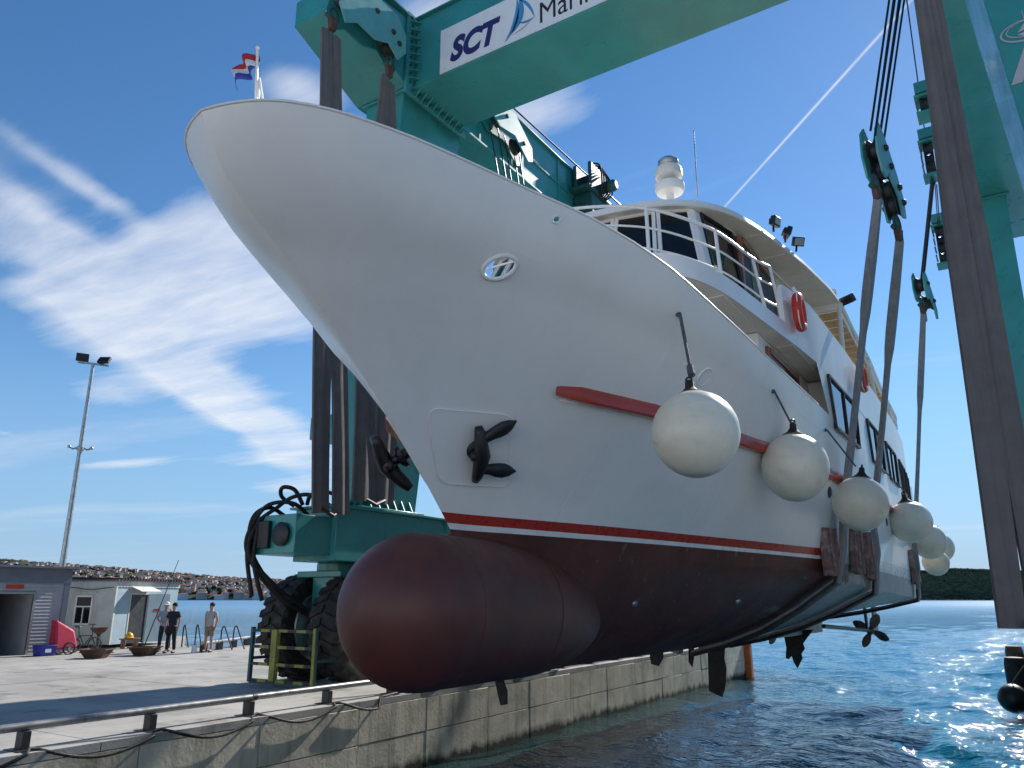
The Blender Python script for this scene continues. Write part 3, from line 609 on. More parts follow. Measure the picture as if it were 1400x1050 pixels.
# bulb
prof=[]
RB=.90
bb=MB(); ringsn=[]
for k in range(15):
    a=PI/2*k/14; ringsn.append((7.28-RB*1.0*math.cos(a),max(RB*math.sin(a),.004),3.31))
for k in range(1,24):
    q_=7.28+4.3*k/23; ringsn.append((q_,RB*(1 if q_<8.9 else math.sqrt(max(.001,1-((q_-8.9)/2.72)**2))),3.31-.05*max(0,q_-8.9)))
P=[[(TC+r_*math.cos(2*PI*j/48)*(1-.0*(s_>9)),s_,zc+r_*math.sin(2*PI*j/48)) for j in range(48)] for s_,r_,zc in ringsn]
M_bulb=mat('bulb_paint',(.120,.034,.024),.5,var=.16,vscale=1.6,dirt=(.06,.022,.019),damt=.55,dscale=2,rvar=.06,streak=(.09,.03,.028),samt=.25,sscale=(1,1,4))
bl=bb.grid(P,0,False,True).build('bulbous_bow',M_bulb,ship,smooth='all',fix=True)
for s_ in (7.45,9.25): MB().tube([(TC+(RB+.0)*math.cos(2*PI*j/64),s_,3.31+(RB)*math.sin(2*PI*j/64)) for j in range(64)],.006,5,closed=True).build('weld_seam',M_bulb,bl,smooth='all')
# fairing web between bulb and stem
fw=MB(); 
# fore edge
fw.prism([(TC-.05,7.70,4.12),(TC-.05,8.02,4.30),(TC-.05,9.4,4.3),(TC-.05,9.4,3.4),(TC-.05,8.2,3.4)],(.10,0,0)); fw.build('stem_bar',M_bulb,ship,bevel=.03)
# belting
def strake(side,s0,s1):
    n=70; pr=[(.0,.105),(.085,.10),(.125,.05),(.125,-.05),(.085,-.10),(.0,-.105)]; P=[]
    for k in range(n):
        s_=s0+(s1-s0)*k/(n-1); z_=float(np.interp(s_,[8,9.6,12.2,16.5,34],[6.03,5.94,5.80,5.72,5.68])); p,nn=surf(s_,z_,side,-.015)
        f=1 if k else .25
        P.append([tuple(p+nn*(o*f)+Vector((0,0,h))) for o,h in pr])
    return MB().grid(P if side<0 else [r_[::-1] for r_ in P],0,False,True).add(P[0],[tuple(range(6))]).build('rubbing_strake',M_red,ship,smooth=True,fix=True)
for sd in (1,-1):
    st=strake(sd,8.2,33.2)
    for zz in (-.118,):
        pts=[]
        for s_ in np.linspace(8.35,33.1,60):
            z_=float(np.interp(s_,[8,9.6,12.2,16.5,34],[6.03,5.94,5.80,5.72,5.68]))+zz; p,_=surf(s_,z_,sd,.008); pts.append(p)
        MB().tube(pts,.016,6).build('strake_bead',M_white,st,smooth='all')
# anchor pocket: a raised plate with rounded corners following the plating
def pocket(side):
    cor=[(6.99,5.66),(7.94,5.68),(8.44,4.86),(7.56,4.84)]; n=14
    def uv(u,v):
        a=Vector((*cor[0],0)).lerp(Vector((*cor[1],0)),u); b=Vector((*cor[3],0)).lerp(Vector((*cor[2],0)),u); q=a.lerp(b,v); return surf(q.x,q.y,side,.024)[0]
    out=[];r_=.13
    for cx,cy,a0 in ((r_,r_,180),(1-r_,r_,270),(1-r_,1-r_,0),(r_,1-r_,90)):
        for k in range(7): a=R(a0+15*k); out.append((cx+r_*math.cos(a),cy+r_*math.sin(a)))
    dense=[]
    for i in range(len(out)):
        a,b=out[i],out[(i+1)%len(out)]; st=max(1,int(math.hypot(b[0]-a[0],b[1]-a[1])/.07))
        for k in range(st): dense.append((a[0]+(b[0]-a[0])*k/st,a[1]+(b[1]-a[1])*k/st))
    mb=MB(); m_=len(dense); rings=[]
    for f in (1,.8,.6,.4,.2,.02): rings.append([tuple(uv(.5+(u-.5)*f,.5+(v-.5)*f)) for u,v in dense])
    skirt=[tuple(Vector(p)+(Vector((TC,Vector(p).y+.3,Vector(p).z))-Vector(p)).normalized()*.05) for p in rings[0]]
    mb.grid([skirt]+rings,0,False,True); mb.tube(rings[0],.008,6,closed=True)
    return mb.build('anchor_plate',M_white,hl,smooth=True,angle=50,fix=True)
for sd in (1,-1): pocket(sd)
# small fittings on the shell
def disc(name,s_,z_,r_,m,parent,side=1,h=.03,off=0):
    p,nn=surf(s_,z_,side,off); Mx=Matrix.Translation(p)@nn.to_track_quat('Z','Y').to_matrix().to_4x4()
    return MB().lathe([(r_,-.02),(r_,h*.5),(r_*.8,h),(r_*.05,h*1.1)],20,0,Mx).build(name,m,parent,smooth=True)
ring_on_hull('porthole',(10.2,6.45),.11,.11,.014,M_white,hl,32,.006)
MB().grid([[tuple(surf(10.2+.085*f*math.cos(a),6.45+.085*f*math.sin(a),1,.012)[0]) for a in np.linspace(0,2*PI,20,endpoint=False)] for f in (1,.5,.02)],0,False,True).build('porthole_glass',M_sign,hl,smooth='all',fix=True)
for s_,z_ in ((15.65,5.40),(21.5,5.3)): disc('hull_port',s_,z_,.11,M_dark,hl,h=.02)
for s_,z_ in ((11.45,3.37),(13.99,3.40),(16.4,3.3)): disc('sea_chest_grid',s_,z_,.055,M_steel,hl,h=.03)
# faint butt welds across the plating and one long seam
for s_ in (9.3,11.6,14.0):
    zt=float(np.interp(s_,ROWS[-1][:,0],ROWS[-1][:,2]))-.05; MB().tube([surf(s_,z,1,-.001)[0] for z in np.linspace(4.55,zt,26)],.0035,5).build('weld_seam',M_white,hl,smooth='all')
MB().tube([surf(s_,float(np.interp(s_,[9,14,22],[6.75,6.45,6.4])),1,-.001)[0] for s_ in np.linspace(9.0,15.0,40)],.0035,5).build('weld_seam',M_white,hl,smooth='all')
# skeg, shafts and propellers
sk=MB(); sk.prism([(TC-.09,17,2.40),(TC-.09,29,2.34),(TC-.09,29.1,3.1),(TC-.09,17.5,2.7)],(.18,0,0)); sk.build('skeg',mat('scraped_keel',(.42,.42,.41),.6,var=.2,dirt=(.2,.16,.14),damt=.5,dscale=2),ship,bevel=.02)
def prop(side):
    x=TC+side*1.55; h0=Vector((x,22.0,2.75)); h1=Vector((x,29.4,2.40))
    sh=MB().tube([h0,h1],.055,10).build('propeller_shaft',M_black,ship,smooth=True)
    MB().prism([(x-.03,28.5,3.2),(x-.03,28.9,3.2),(x-.03,28.85,2.42),(x-.03,28.65,2.42)],(.06,0,0)).build('shaft_bracket',M_dark,sh,bevel=.015)
    ax=(h1-h0).normalized(); q=ax.to_track_quat('Z','Y').to_matrix().to_4x4(); T=Matrix.Translation(h1)@q
    hub=MB().lathe([(.06,-.2),(.13,-.14),(.13,.1),(.07,.22),(.01,.26)],16,0,T).build('propeller_hub',M_bronze,ship,smooth=True)
    for k in range(4):
        a=2*PI*k/4+.5; mb=MB(); rows=[]
        for i in range(9):
            f=i/8; rr_=.1+.50*f; wd=.30*math.sin(PI*(.16+.80*f))**.8; pit=R(62-32*f); row_=[]
            for j in range(6):
                g=j/5-.5; x_=wd*g*math.cos(pit)*1.3; z_=wd*g*math.sin(pit)*1.0; row_.append((rr_*math.cos(a)-x_*math.sin(a),rr_*math.sin(a)+x_*math.cos(a),z_))
            rows.append([tuple(T@Vector(p)) for p in row_])
        mb.grid(rows).build('propeller_blade',M_bronze,hub,smooth='all',solid=.025)
    rd=MB().prism([(x-.04,30.2,3.3),(x-.04,30.95,3.3),(x-.04,30.9,2.25),(x-.04,30.25,2.2)],(.08,0,0)).build('rudder',M_anti,ship,bevel=.03)
for sd in (1,-1): prop(sd)
# ---- upper works
SIDE=lambda s_:float(np.interp(s_,[8,11,12.5,14.6,17.7,23,27,31,34],[3.0,3.08,3.20,3.40,3.43,3.40,3.33,3.15,2.75]))
# flush side wall of the main deck with the raised bulwark of the upper deck above it
def quad_strip(bm_,ss,lo,hi,bfun,side,mi=0):
    bm_.grid([[(TC+side*bfun(s_,z),s_,z) for s_ in ss] for z in (lo,hi)] if side<0 else [[(TC+side*bfun(s_,z),s_,z) for s_ in ss] for z in (hi,lo)],mi)
for sd in (1,-1):
    mb=MB(); ss=list(np.linspace(15.35,34,40))
    mb.grid([[(TC+sd*SIDE(max(s_,14.6)),s_+(0 if (k or z<6.9) else -.75*(z-6.8)/.9),z) for k,s_ in enumerate(ss)] for z in (6.76,7.0,7.25,7.5,7.704)])
    mb.build('side_wall',M_white,ship,smooth=True,fix=True)
    mb=MB(); ss=[13.0,13.05]+list(np.linspace(13.5,34,40)); top=lambda s_:8.62 if s_<13.03 else float(np.interp(s_,[13.05,14,34],[8.74,8.82,8.95]))
    outl=[[(TC+sd*(SIDE(s_)+.006),s_,7.70+(top(s_)-7.70)*f) for s_ in ss] for f in (0,.33,.66,1)]; inn=[[(TC+sd*(SIDE(s_)-.07),s_,7.70+(top(s_)-7.70)*f) for s_ in ss] for f in (1,0)]
    mb.grid(outl+inn,0,True); mb.add([outl[0][0],outl[3][0],inn[0][0],inn[1][0]],[(0,1,2,3)]); mb.build('upper_bulwark',M_white,ship,smooth=True,fix=True)
# upper deck: a slab with a bowed front and a curved white fascia
UF=[(0,8.95),(.9,8.95),(1.7,8.97),(2.25,9.03),(2.55,9.2),(2.75,9.45),(2.93,9.9),(3.05,10.6),(3.12,11.3),(3.22,12.4),(3.32,13.4),(3.40,14.6)]
UFt=[(0,9.05),(.9,9.05),(1.6,9.07),(2.0,9.12),(2.3,9.3),(2.58,9.8),(2.86,10.45),(3.0,11.0),(3.08,11.7),(3.2,12.5),(3.32,13.4),(3.40,14.6)]
def smooth_pts(p,n=60):
    p=np.array(p); t=np.concatenate([[0],np.cumsum(np.hypot(*np.diff(p,axis=0).T))]); f=np.linspace(0,t[-1],n); x=np.interp(f,t,p[:,0]); y=np.interp(f,t,p[:,1])
    for _ in range(5): x[1:-1]=(x[:-2]+2*x[1:-1]+x[2:])/4; y[1:-1]=(y[:-2]+2*y[1:-1]+y[2:])/4
    return list(zip(x,y))
ub=smooth_pts(UF); ut=smooth_pts(UFt)
def both(p): return [(-x,y) for x,y in p[::-1]]+p[1:]
mb=MB(); lo=both(ub); hi=both(ut)
mb.grid([[(TC+x,y,7.70) for x,y in lo],[(TC+x,y,8.0) for x,y in lo],[(TC+x*.988,y+.04,8.03) for x,y in lo],[(TC+x*.96,y+.14,8.03) for x,y in lo]])
mb.build('deck_fascia',M_white,ship,smooth=True,angle=35)
mb=MB(); full=[(x,y) for x,y in ub]+[(SIDE(s_)-.02,s_) for s_ in np.linspace(15,33.9,30)]
mb.grid([[(TC-x,y,7.695) for x,y in full],[(TC+x,y,7.695) for x,y in full]]); sf=mb.build('deck_soffit',M_cream,ship)
# tongue boards of the soffit: each strip proud of the next by a hair
for k,x0 in enumerate(np.arange(-3.3,3.3,.30)):
    pts=[y for x,y in full if abs(x)>=max(abs(x0),abs(x0+.30))-1e-6]
    if not pts: continue
    y0=min(pts)+.03
    y=y0; 
    while y<15.4:
        y1=min(y+1.9,15.4); MB().bb((TC+x0+.006,y+.004,7.672+.003*(k%2)),(TC+x0+.294,y1-.004,7.690)).build('soffit_board',M_cream,sf); y=y1
mb=MB(); mb.grid([[(TC-x*.99,y,8.0) for x,y in full],[(TC+x*.99,y,8.0) for x,y in full]]); mb.build('upper_deck',M_cream,ship)
# deckhouse of the main deck inside the side passage
mb=MB(); IN=2.97
for sd in (1,-1):
    mb.bb((TC+sd*IN,12.3,6.6),(TC+sd*(IN-.06),34,7.66))
    mb.bb((TC+sd*IN,15.9,6.6),(TC+sd*3.38,15.96,7.66))
mb.bb((TC-IN,12.24,6.6),(TC+IN,12.3,7.66)); dh=mb.build('main_deckhouse',M_white,ship)
def door(parent,x,y0,y1,z0,z1,sd,frame=.09,name='door',leaf=None):
    f=MB(); xo=x+sd*.05
    f.bb((x-.02*sd,y0-frame,z0),(xo,y0,z1+frame)); f.bb((x-.02*sd,y1,z0),(xo,y1+frame,z1+frame)); f.bb((x-.02*sd,y0,z1),(xo+sd*.03,y1,z1+frame))
    d=f.build(name,M_wood,parent,bevel=.01)
    g=MB(); g.bb((x+sd*.005,y0,z0),(x+sd*.025,y1,z1)); g.build('door_opening',M_dark,d)
    n=2
    for k in range(n):
        a=y0+(y1-y0)*k/n; b=y0+(y1-y0)*(k+1)/n
        if leaf is not None and k not in leaf: continue
        l=MB(); l.bb((x+sd*.026,a+.01,z0),(x+sd*.045,b-.01,z1)); l.build('door_leaf',M_wood,d,bevel=.006)
        for q in range(3):
            za=z0+(z1-z0)*q/3+.05; zb=z0+(z1-z0)*(q+1)/3-.05; MB().bb((x+sd*.045,a+.07,za),(x+sd*.056,b-.07,zb)).build('door_panel',M_wood,d,bevel=.008)
    return d
door(ship,TC+IN,12.75,14.75,6.62,7.42,1,.12,leaf=(0,))
door(ship,TC-IN,12.75,14.75,6.62,7.42,-1,.12,leaf=(0,))
# ---- wheelhouse
HB=[(0,10.75),(1.2,10.85),(2.0,11.05),(2.52,11.36)]; HT=[(0,11.68),(1.0,11.73),(1.62,11.9),(2.06,12.15)]
ZB,ZT=8.32,10.11
mb=MB()
# wall below the windows and header above
hb=both(HB); ht=both(HT)
full_b=[(-2.75,33.0),(-2.75,18.0),(-2.72,13.0)]+hb+[(2.72,13.0),(2.75,18.0),(2.75,33.0)]
mb.grid([[(TC+x,y,7.98) for x,y in full_b],[(TC+x,y,ZB) for x,y in full_b]])
mb.build('wheelhouse_wall',M_white,ship,smooth=True,solid=.05)
mb=MB(); full_t=[(-2.75,33.0),(-2.75,18.0),(-2.6,15.9),(-2.4,13.3)]+ht+[(2.4,13.3),(2.6,15.9),(2.75,18.0),(2.75,33.0)]
mb.grid([[(TC+x,y,ZT) for x,y in full_t],[(TC+x,y,10.2) for x,y in full_t]]); wh=mb.build('wheelhouse_header',M_white,ship,smooth=True,solid=.05)
def pane(parent,a,b,c,d,nm='window',gm=None,fm=None,fw=.055):
    # a,b lower corners, d,c upper corners; frame of four bars round a sheet of glass
    a,b,c,d=[Vector(q) for q in (a,b,c,d)]; n=(b-a).cross(d-a).normalized()
    f=MB()
    def bar(p,q,w):
        t=(q-p).normalized(); u=n.cross(t)*w; h=n*.035
        f.hexa([p-u-h,q-u-h,q+u-h,p+u-h,p-u+h,q-u+h,q+u+h,p+u+h])
    bar(a,b,fw);bar(b,c,fw);bar(c,d,fw);bar(d,a,fw)
    o=f.build(nm,fm or M_white,parent,fix=True)
    MB().add([a-n*.004,b-n*.004,c-n*.004,d-n*.004],[(0,1,2,3)]).build('window_glass',gm or M_glass,o,solid=.01); return o
def lerp2(p,f): 
    p=np.array(p); t=np.concatenate([[0],np.cumsum(np.hypot(*np.diff(p,axis=0).T))]); return (float(np.interp(f*t[-1],t,p[:,0])),float(np.interp(f*t[-1],t,p[:,1])))
cuts=[.0,.20,.24,.60,.645,.96]
for sd in (1,-1):
    for f0,f1 in ((.015,.33),(.365,.675),(.71,.985)):
        b0,b1,t0,t1=lerp2(HB,f0),lerp2(HB,f1),lerp2(HT,f0),lerp2(HT,f1)
        q=[(TC+sd*b0[0],b0[1],ZB),(TC+sd*b1[0],b1[1],ZB),(TC+sd*t1[0],t1[1],ZT),(TC+sd*t0[0],t0[1],ZT)]
        if sd<0: q=[q[1],q[0],q[3],q[2]]
        pane(ship,*q,nm='wheelhouse_window',fw=.032)
    # corner post and the raked side window
    b,t=HB[-1],HT[-1]
    MB().hexa([(TC+sd*(b[0]-.10),b[1]-.05,ZB),(TC+sd*(b[0]+.03),b[1],ZB),(TC+sd*(b[0]+.05),b[1]+.16,ZB),(TC+sd*(b[0]-.1),b[1]+.1,ZB),(TC+sd*(t[0]-.10),t[1]-.05,ZT),(TC+sd*(t[0]+.03),t[1],ZT),(TC+sd*(t[0]+.06),t[1]+.16,ZT),(TC+sd*(t[0]-.1),t[1]+.1,ZT)]).build('window_post',M_white,ship,fix=True)
    q=[(TC+sd*2.57,11.56,8.2),(TC+sd*2.66,13.0,8.1),(TC+sd*2.36,13.35,ZT),(TC+sd*2.13,12.34,ZT)]
    if sd<0: q=[q[1],q[0],q[3],q[2]]
    pane(ship,*q,nm='wheelhouse_window',fm=M_dark,fw=.03)
    # side door of wood and the cabin windows aft of it
    fr=MB(); x0,x1=TC+sd*2.55,TC+sd*2.66
    dd=door(ship,TC+sd*2.50,13.42,15.7,8.05,9.86,sd,.13,'wheelhouse_door',leaf=())
    MB().bb((TC+sd*2.515,13.95,8.3),(TC+sd*2.54,14.35,9.7)).build('door_glass',mat('blue_glass',(.03,.12,.16),.08,var=.2) if sd>0 else M_glass,dd)
    MB().bb((TC+sd*2.51,14.38,8.05),(TC+sd*2.55,14.5,9.84)).build('door_stile',M_wood,dd)
    w=MB(); w.bb((TC+sd*2.50,15.85,7.98),(TC+sd*2.44,33,10.15)); w.build('cabin_wall',M_cream,ship)
    for y0,y1 in ((16.5,17.0),(17.5,18.3),(19.2,20.0),(21.5,22.4)):
        q=[(TC+sd*2.53,y0,9.05),(TC+sd*2.53,y1,9.05),(TC+sd*2.53,y1,9.85),(TC+sd*2.53,y0,9.85)]
        if sd<0: q=[q[1],q[0],q[3],q[2]]
        pane(ship,*q,nm='cabin_window',fm=M_wood,fw=.04)
# console seen through the front windows
MB().box((TC,11.9,8.5),(3.6,.7,.5)).build('console',M_cream,ship,bevel=.05)
# roof: slab with rounded front
RP=[(0,11.42),(.5,11.44),(1.0,11.5),(1.66,11.69),(2.14,12.02),(2.49,12.45),(2.78,13.35),(2.96,14.29),(3.19,15.73),(3.38,17.6),(3.40,18.4)]
rp=both(smooth_pts(RP,46))
mb=MB(); ring=[(x,y) for x,y in rp]
n=len(ring)
def lvl(inset,z): return [(TC+x*(1-inset/3.4),y+inset*(1 if abs(x)<3.3 else .3),z) for x,y in ring]
mb.grid([lvl(.04,10.13),lvl(0,10.16),lvl(.03,10.27),lvl(.35,10.33),lvl(1.2,10.38),lvl(2.2,10.42)])
rf=mb.build('wheelhouse_roof',M_white,ship,smooth=True,angle=50)
mb=MB(); h=n//2+1; mb.grid([[(TC-x,y,10.125) for x,y in ring[n//2:]],[(TC+x,y,10.125) for x,y in ring[n//2:]]]); so=mb.build('roof_soffit',M_cream,rf)
for k in range(1,5):
    y=12.6+1.15*k; xs=[x for x,yy in ring if x>0 and yy<y]; xm=max(xs)-.08 if xs else 2
    MB().bb((TC-xm,y-.012,10.112),(TC+xm,y+.012,10.124)).build('soffit_batten',M_cream,rf)
mb=MB(); mb.bb((TC-3.35,18.3,10.0),(TC+3.35,18.45,10.5)); mb.build('roof_beam',M_white,rf,bevel=.02)
# awning aft of the roof: pipes and canvas boards
aw=MB()
AW=lambda s_:float(np.interp(s_,[18.4,20.5,23.4,27.3,31.6,34.5],[3.40,3.32,3.26,3.08,2.98,2.6]))
AZ_=lambda s_:float(np.interp(s_,[18.4,24,30,33,34.5],[10.16,10.15,10.08,9.95,9.7]))
ys=np.linspace(18.45,34.4,24)
for sd in (1,-1):
    aw.tube([(TC+sd*AW(y),y,AZ_(y)) for y in ys],.045,8); aw.tube([(TC+sd*AW(y),y,AZ_(y)-.28) for y in ys],.028,8)
    for y in np.arange(19.5,34,1.4): aw.tube([(TC+sd*AW(y),y,AZ_(y)),(TC+sd*(AW(y)),y+.25,AZ_(y)-.28)],.018,6)
    for y in (18.4,23.5,28.5,33.5): aw.tube([(TC+sd*(AW(y)-.03),y,AZ_(y)),(TC+sd*(SIDE(y)-.05),y-.3,8.85)],.05,10)
aw.tube([(TC-AW(34.4),34.4,AZ_(34.4)),(TC+AW(34.4),34.4,AZ_(34.4))],.045,8)
awn=aw.build('awning_frame',M_white,ship,smooth=True)
y=18.5
while y<34.2:
    x=AW(y)-.04; z=AZ_(y)+.05; MB().bb((TC-x,y+.02,z),(TC+x,y+.58,z+.018)).build('awning_board',M_tan,awn); y+=.62
# bow rail of the upper deck
RLp=[(0,8.75),(.6,8.85),(1.2,9.28),(1.7,9.55),(2.08,9.88),(2.32,10.25),(2.55,10.75),(2.72,11.15),(2.84,11.9),(2.92,12.6),(3.0,13.3),(3.06,14.0)]
RLp=[(0,9.15),(.6,9.17),(1.2,9.32),(1.7,9.56),(2.08,9.88),(2.32,10.25),(2.55,10.75),(2.72,11.15),(2.84,11.9),(2.92,12.6),(3.08,13.05)]
rl=smooth_pts(RLp,50)
def railpt(x,y,f): # lower bars follow the fascia more closely
    return (x,y,0)
mb=MB(); rb=both(rl)
for z,k in ((9.12,0),(8.78,.33),(8.42,.66)):
    q=[]
    for i,(x,y) in enumerate(rb):
        a,b=hi[min(len(hi)-1,int(i/len(rb)*len(hi)))]; q.append((TC+x+(a-x)*k*.25,y+(b-y)*k*.25,z))
    mb.tube(q,.026 if k==0 else .018,8)
rails=mb.build('guard_rail',M_white,ship,smooth='all')
for sd in (1,-1):
    for (x,y),(bx,by) in (((.9,9.12),(.95,8.5)),((2.08,9.88),(2.2,9.6)),((2.72,11.15),(2.84,10.9)),((2.92,12.55),(3.1,12.4)),((3.08,13.05),(3.22,13.0))):
        MB().tube([(TC+sd*x,y,9.12),(TC+sd*bx,by,8.02)],.029,8).build('rail_post',M_white,rails,smooth=True)
# side windows of the main deck saloon, raked ends
for sd in (1,-1):
    for y0,y1 in ((15.62,18.35),(20.2,22.5),(23.5,25.7),(26.9,29.0),(30.0,31.6)):
        def sp(y,z): return Vector((TC+sd*(SIDE(y)+.02),y,z))
        lo_,hi_=6.66,7.66
        q=[sp(y0+.12,lo_),sp(y1-.05,lo_),sp(y1+.08,hi_),sp(y0-.12,hi_)]
        if sd<0: q=[q[1],q[0],q[3],q[2]]
        w=pane(ship,*q,nm='saloon_window',fm=M_dark,fw=.026)
        if sd>0:
            ym=(y0+y1)/2; MB().bb((TC+SIDE(ym)+.0,ym-.03,lo_+.05),(TC+SIDE(ym)+.045,ym+.03,hi_-.05)).build('mullion',M_dark,w)
# lights, radar and the mast gear on the roof
fl=[(3.0,14.25),(3.08,14.85),(3.16,15.4)]
for i,(x,y) in enumerate(fl):
    b_=MB(); T=Matrix.Translation((TC+x,y,10.50))@Matrix.Rotation(R((75,120,40)[i]),4,'Z')@Matrix.Rotation(R((10,20,28)[i]),4,'X')@Matrix.Scale(.8,4)
    b_.box((0,0,.06),(.30,.12,.24),0,T); b_.box((0,.09,.06),(.2,.08,.16),0,T); b_.tube([T@Vector((0,.05,-.06)),(TC+x-.05,y,10.34)],.025,6)
    f=b_.build('floodlight',M_black,ship,bevel=.015); MB().box((0,-.064,.06),(.24,.01,.18),0,T).build('lamp_glass',M_steel,f)
b_=MB(); T=Matrix.Translation((TC+3.55,18.55,10.25))@Matrix.Rotation(R(-35),4,'Z')@Matrix.Rotation(R(30),4,'X'); b_.box((0,0,0),(.34,.14,.2),0,T); b_.tube([(TC+3.5,18.5,10.2),(TC+3.3,18.4,10.15)],.025,6); b_.build('floodlight',M_black,ship,bevel=.015)
rx,ry=TC+1.62,12.25
rm=MB(); rm.lathe([(.07,10.2),(.07,10.62),(.24,10.64),(.27,10.70),(.27,10.80),(.2,10.86),(.06,10.88),(.06,10.92)],20,0,Matrix.Translation((rx,ry,0))); ra=rm.build('radar_mast',M_white,ship,smooth=True)
MB().lathe([(.2,10.92),(.25,10.96),(.25,11.10),(.21,11.16),(.02,11.18)],20,0,Matrix.Translation((rx,ry,0))).build('radar_dome',M_cream,ra,smooth=True)
MB().lathe([(.17,11.18),(.19,11.21),(.19,11.29),(.14,11.34),(.02,11.36)],20,0,Matrix.Translation((rx,ry,0))).build('satellite_dome',M_steel,ra,smooth=True)
MB().tube([(rx+.35,ry+.5,10.5),(rx+.37,ry+.5,12.1)],.012,6).build('whip_aerial',M_steel,ship,smooth=True)
# jackstaff and flag at the bow
fs=thing('flagstaff',(TC,4.42,8.1),'white tripod flagstaff with a small tricolour flag at the tip of the bow','flagstaff')
mb=MB(); mb.tube([(TC,4.44,8.0),(TC,4.36,9.08)],.015,8); mb.tube([(TC-.1,4.55,8.0),(TC,4.42,8.75)],.014,6); mb.tube([(TC+.1,4.55,8.0),(TC,4.42,8.75)],.014,6); mb.build('staff',M_white,fs,smooth=True)
MB().sphere((TC,4.36,9.09),.022,10,6).build('finial',M_white,fs,smooth=True)
fm=[mat('flag_red',(.45,.03,.03),.8),mat('flag_white',(.7,.7,.7),.8),mat('flag_blue',(.03,.05,.3),.8)]
P=[]; nn_=13
for i in range(10):
    f=i/9; P.append([(TC-.012-(.27*f*(1+.15*math.sin(2.5*k/nn_*3)))+.02*math.sin(f*7+k),4.37-.16*f+.05*math.sin(f*9+k*.4),9.14-.40*k/(nn_-1)-.13*f*f) for k in range(nn_)])
P=[[(TC-.012+(x-TC+.012)*.36,y,9.05+(z-9.14)*.72-.12*i/9) for x,y,z in r_] for i,r_ in enumerate(P)]
fb=MB()
for i in range(9):
    for k in range(nn_-1): fb.add([P[i][k],P[i+1][k],P[i+1][k+1],P[i][k+1]],[(0,1,2,3)],0 if k<4 else (1 if k<8 else 2))
fb.build('flag',fm,fs,smooth='all',solid=.006,fix=True)

# ---- anchors
def anchor(side,lab,c,rot):
    t=thing('anchor',(0,0,0),lab,'anchor','bow anchors')
    # stockless anchor: crown with two flukes, the shank going back into the hawse pipe (local +z out of the hull, y up the plate)
    sh=MB(); sh.tube([(0,0,-.18),(0,0,.10)],[.08,.07],12); sh.lathe([(.17,-.07),(.16,-.02),(.11,.02),(.08,.03)],20,0); sh.build('shank',M_black,t,smooth=True)
    cr=MB(); cr.tube([(-.05,-.44,.10),(-.03,-.34,.13),(-.02,-.2,.17),(0,0,.20),(-.02,.2,.17),(-.03,.34,.13),(-.05,.44,.10)],[.055,.085,.10,.125,.10,.085,.055],12); cr.tube([(-.15,-.03,.13),(-.07,0,.17)],[.06,.10],10); cr.build('crown',M_black,t,smooth='all')
    for s_,ang in ((1,27),(-1,-10)):
        a=R(ang); dx,dy=math.cos(a),math.sin(a); px,py=-dy,dx; y0=.24*s_+.02
        def pt(l,w,h): return (.02+dx*l+px*w,y0+dy*l+py*w,.15+h)
        rings=[]
        for l,w,h,o in ((0,.085,.08,0),(.12,.085,.075,.015),(.24,.115,.065,.03),(.34,.12,.055,.04),(.44,.085,.04,.045),(.55,.012,.012,.04)):
            rings.append([pt(l,w*math.cos(q),o+h*math.sin(q)) for q in np.linspace(0,2*PI,10,endpoint=False)])
        MB().grid(rings,0,False,True).add(rings[-1],[tuple(range(10))]).build('fluke',M_black,t,smooth=True,angle=50,fix=True)
    t.matrix_basis=Matrix.Translation(c)@rot; return t
for sd,lab in ((1,'black stockless anchor in the square plate on the near side of the bow'),(-1,'black anchor jutting past the stem from the far side of the bow')):
    s_,z_=(7.80,5.26) if sd>0 else (7.55,5.3); p,n_=surf(s_,z_,sd,.05); u=Vector((0,0,1)); x=u.cross(n_).normalized(); y=n_.cross(x)
    M3=Matrix((x,y,n_)).transposed()
    if sd<0: M3=M3@Matrix.Rotation(R(150),3,'Z')@Matrix.Rotation(R(0),3,'Y')
    else: M3=M3@Matrix.Rotation(R(12),3,'Z')
    anchor(sd,lab,p+(n_*.14 if sd<0 else Vector((0,0,0))),M3.to_4x4()@Matrix.Scale(.85 if sd>0 else .95,4))

# ---- fenders
def fender_proto():
    t=thing('ball_fender',(0,0,0),'x','fender','white ball fenders along the ship side')
    r_=.5; prof=[(.01,-r_*1.0)]+[(r_*math.sin(PI*i/20)*(1-.03*math.cos(PI*i/20)),-r_*math.cos(PI*i/20)*1.02) for i in range(1,19)]+[(.17,r_*.985),(.13,r_*1.03)]
    MB().lathe(prof,36).build('ball',M_fender,t,smooth='all')
    MB().lathe([(.175,.478),(.165,.50),(.10,.54),(.055,.60),(.05,.67),(.03,.69)],20).build('collar',M_rubber,t,smooth=True)
    MB().tube([(.035*math.cos(a),0,.70+.035*math.sin(a)) for a in np.linspace(0,2*PI,14,endpoint=False)],.014,6,closed=True).build('eye',M_black,t,smooth=True)
    return t
fp=fender_proto()
FEN=[((-2.86,8.35,5.25),.99,0,(9.05,7.02),'largest white ball fender, hanging forward of the others by the red rubbing strake'),
((-2.72,12.55,5.44),1.03,40,(12.0,6.6),'second white ball fender from the bow, with dark scuffs round its top'),
((-2.22,15.2,5.10),.96,110,(15.0,6.5),'white ball fender in front of the first pair of lifting slings'),
((-2.16,22.6,5.36),1.07,190,(22.4,6.7),'white ball fender just aft of the first pair of lifting slings'),
((-2.25,28.3,5.2),1.06,250,(28.3,6.7),'white ball fender beside the aft sling, forward of the last two'),
((-2.28,32.2,5.22),1.05,300,(32.0,6.7),'sternmost white ball fender, upper of the last two'),
((-2.26,29.9,4.60),.84,20,(29.9,6.7),'smaller white ball fender hanging lowest near the stern')]
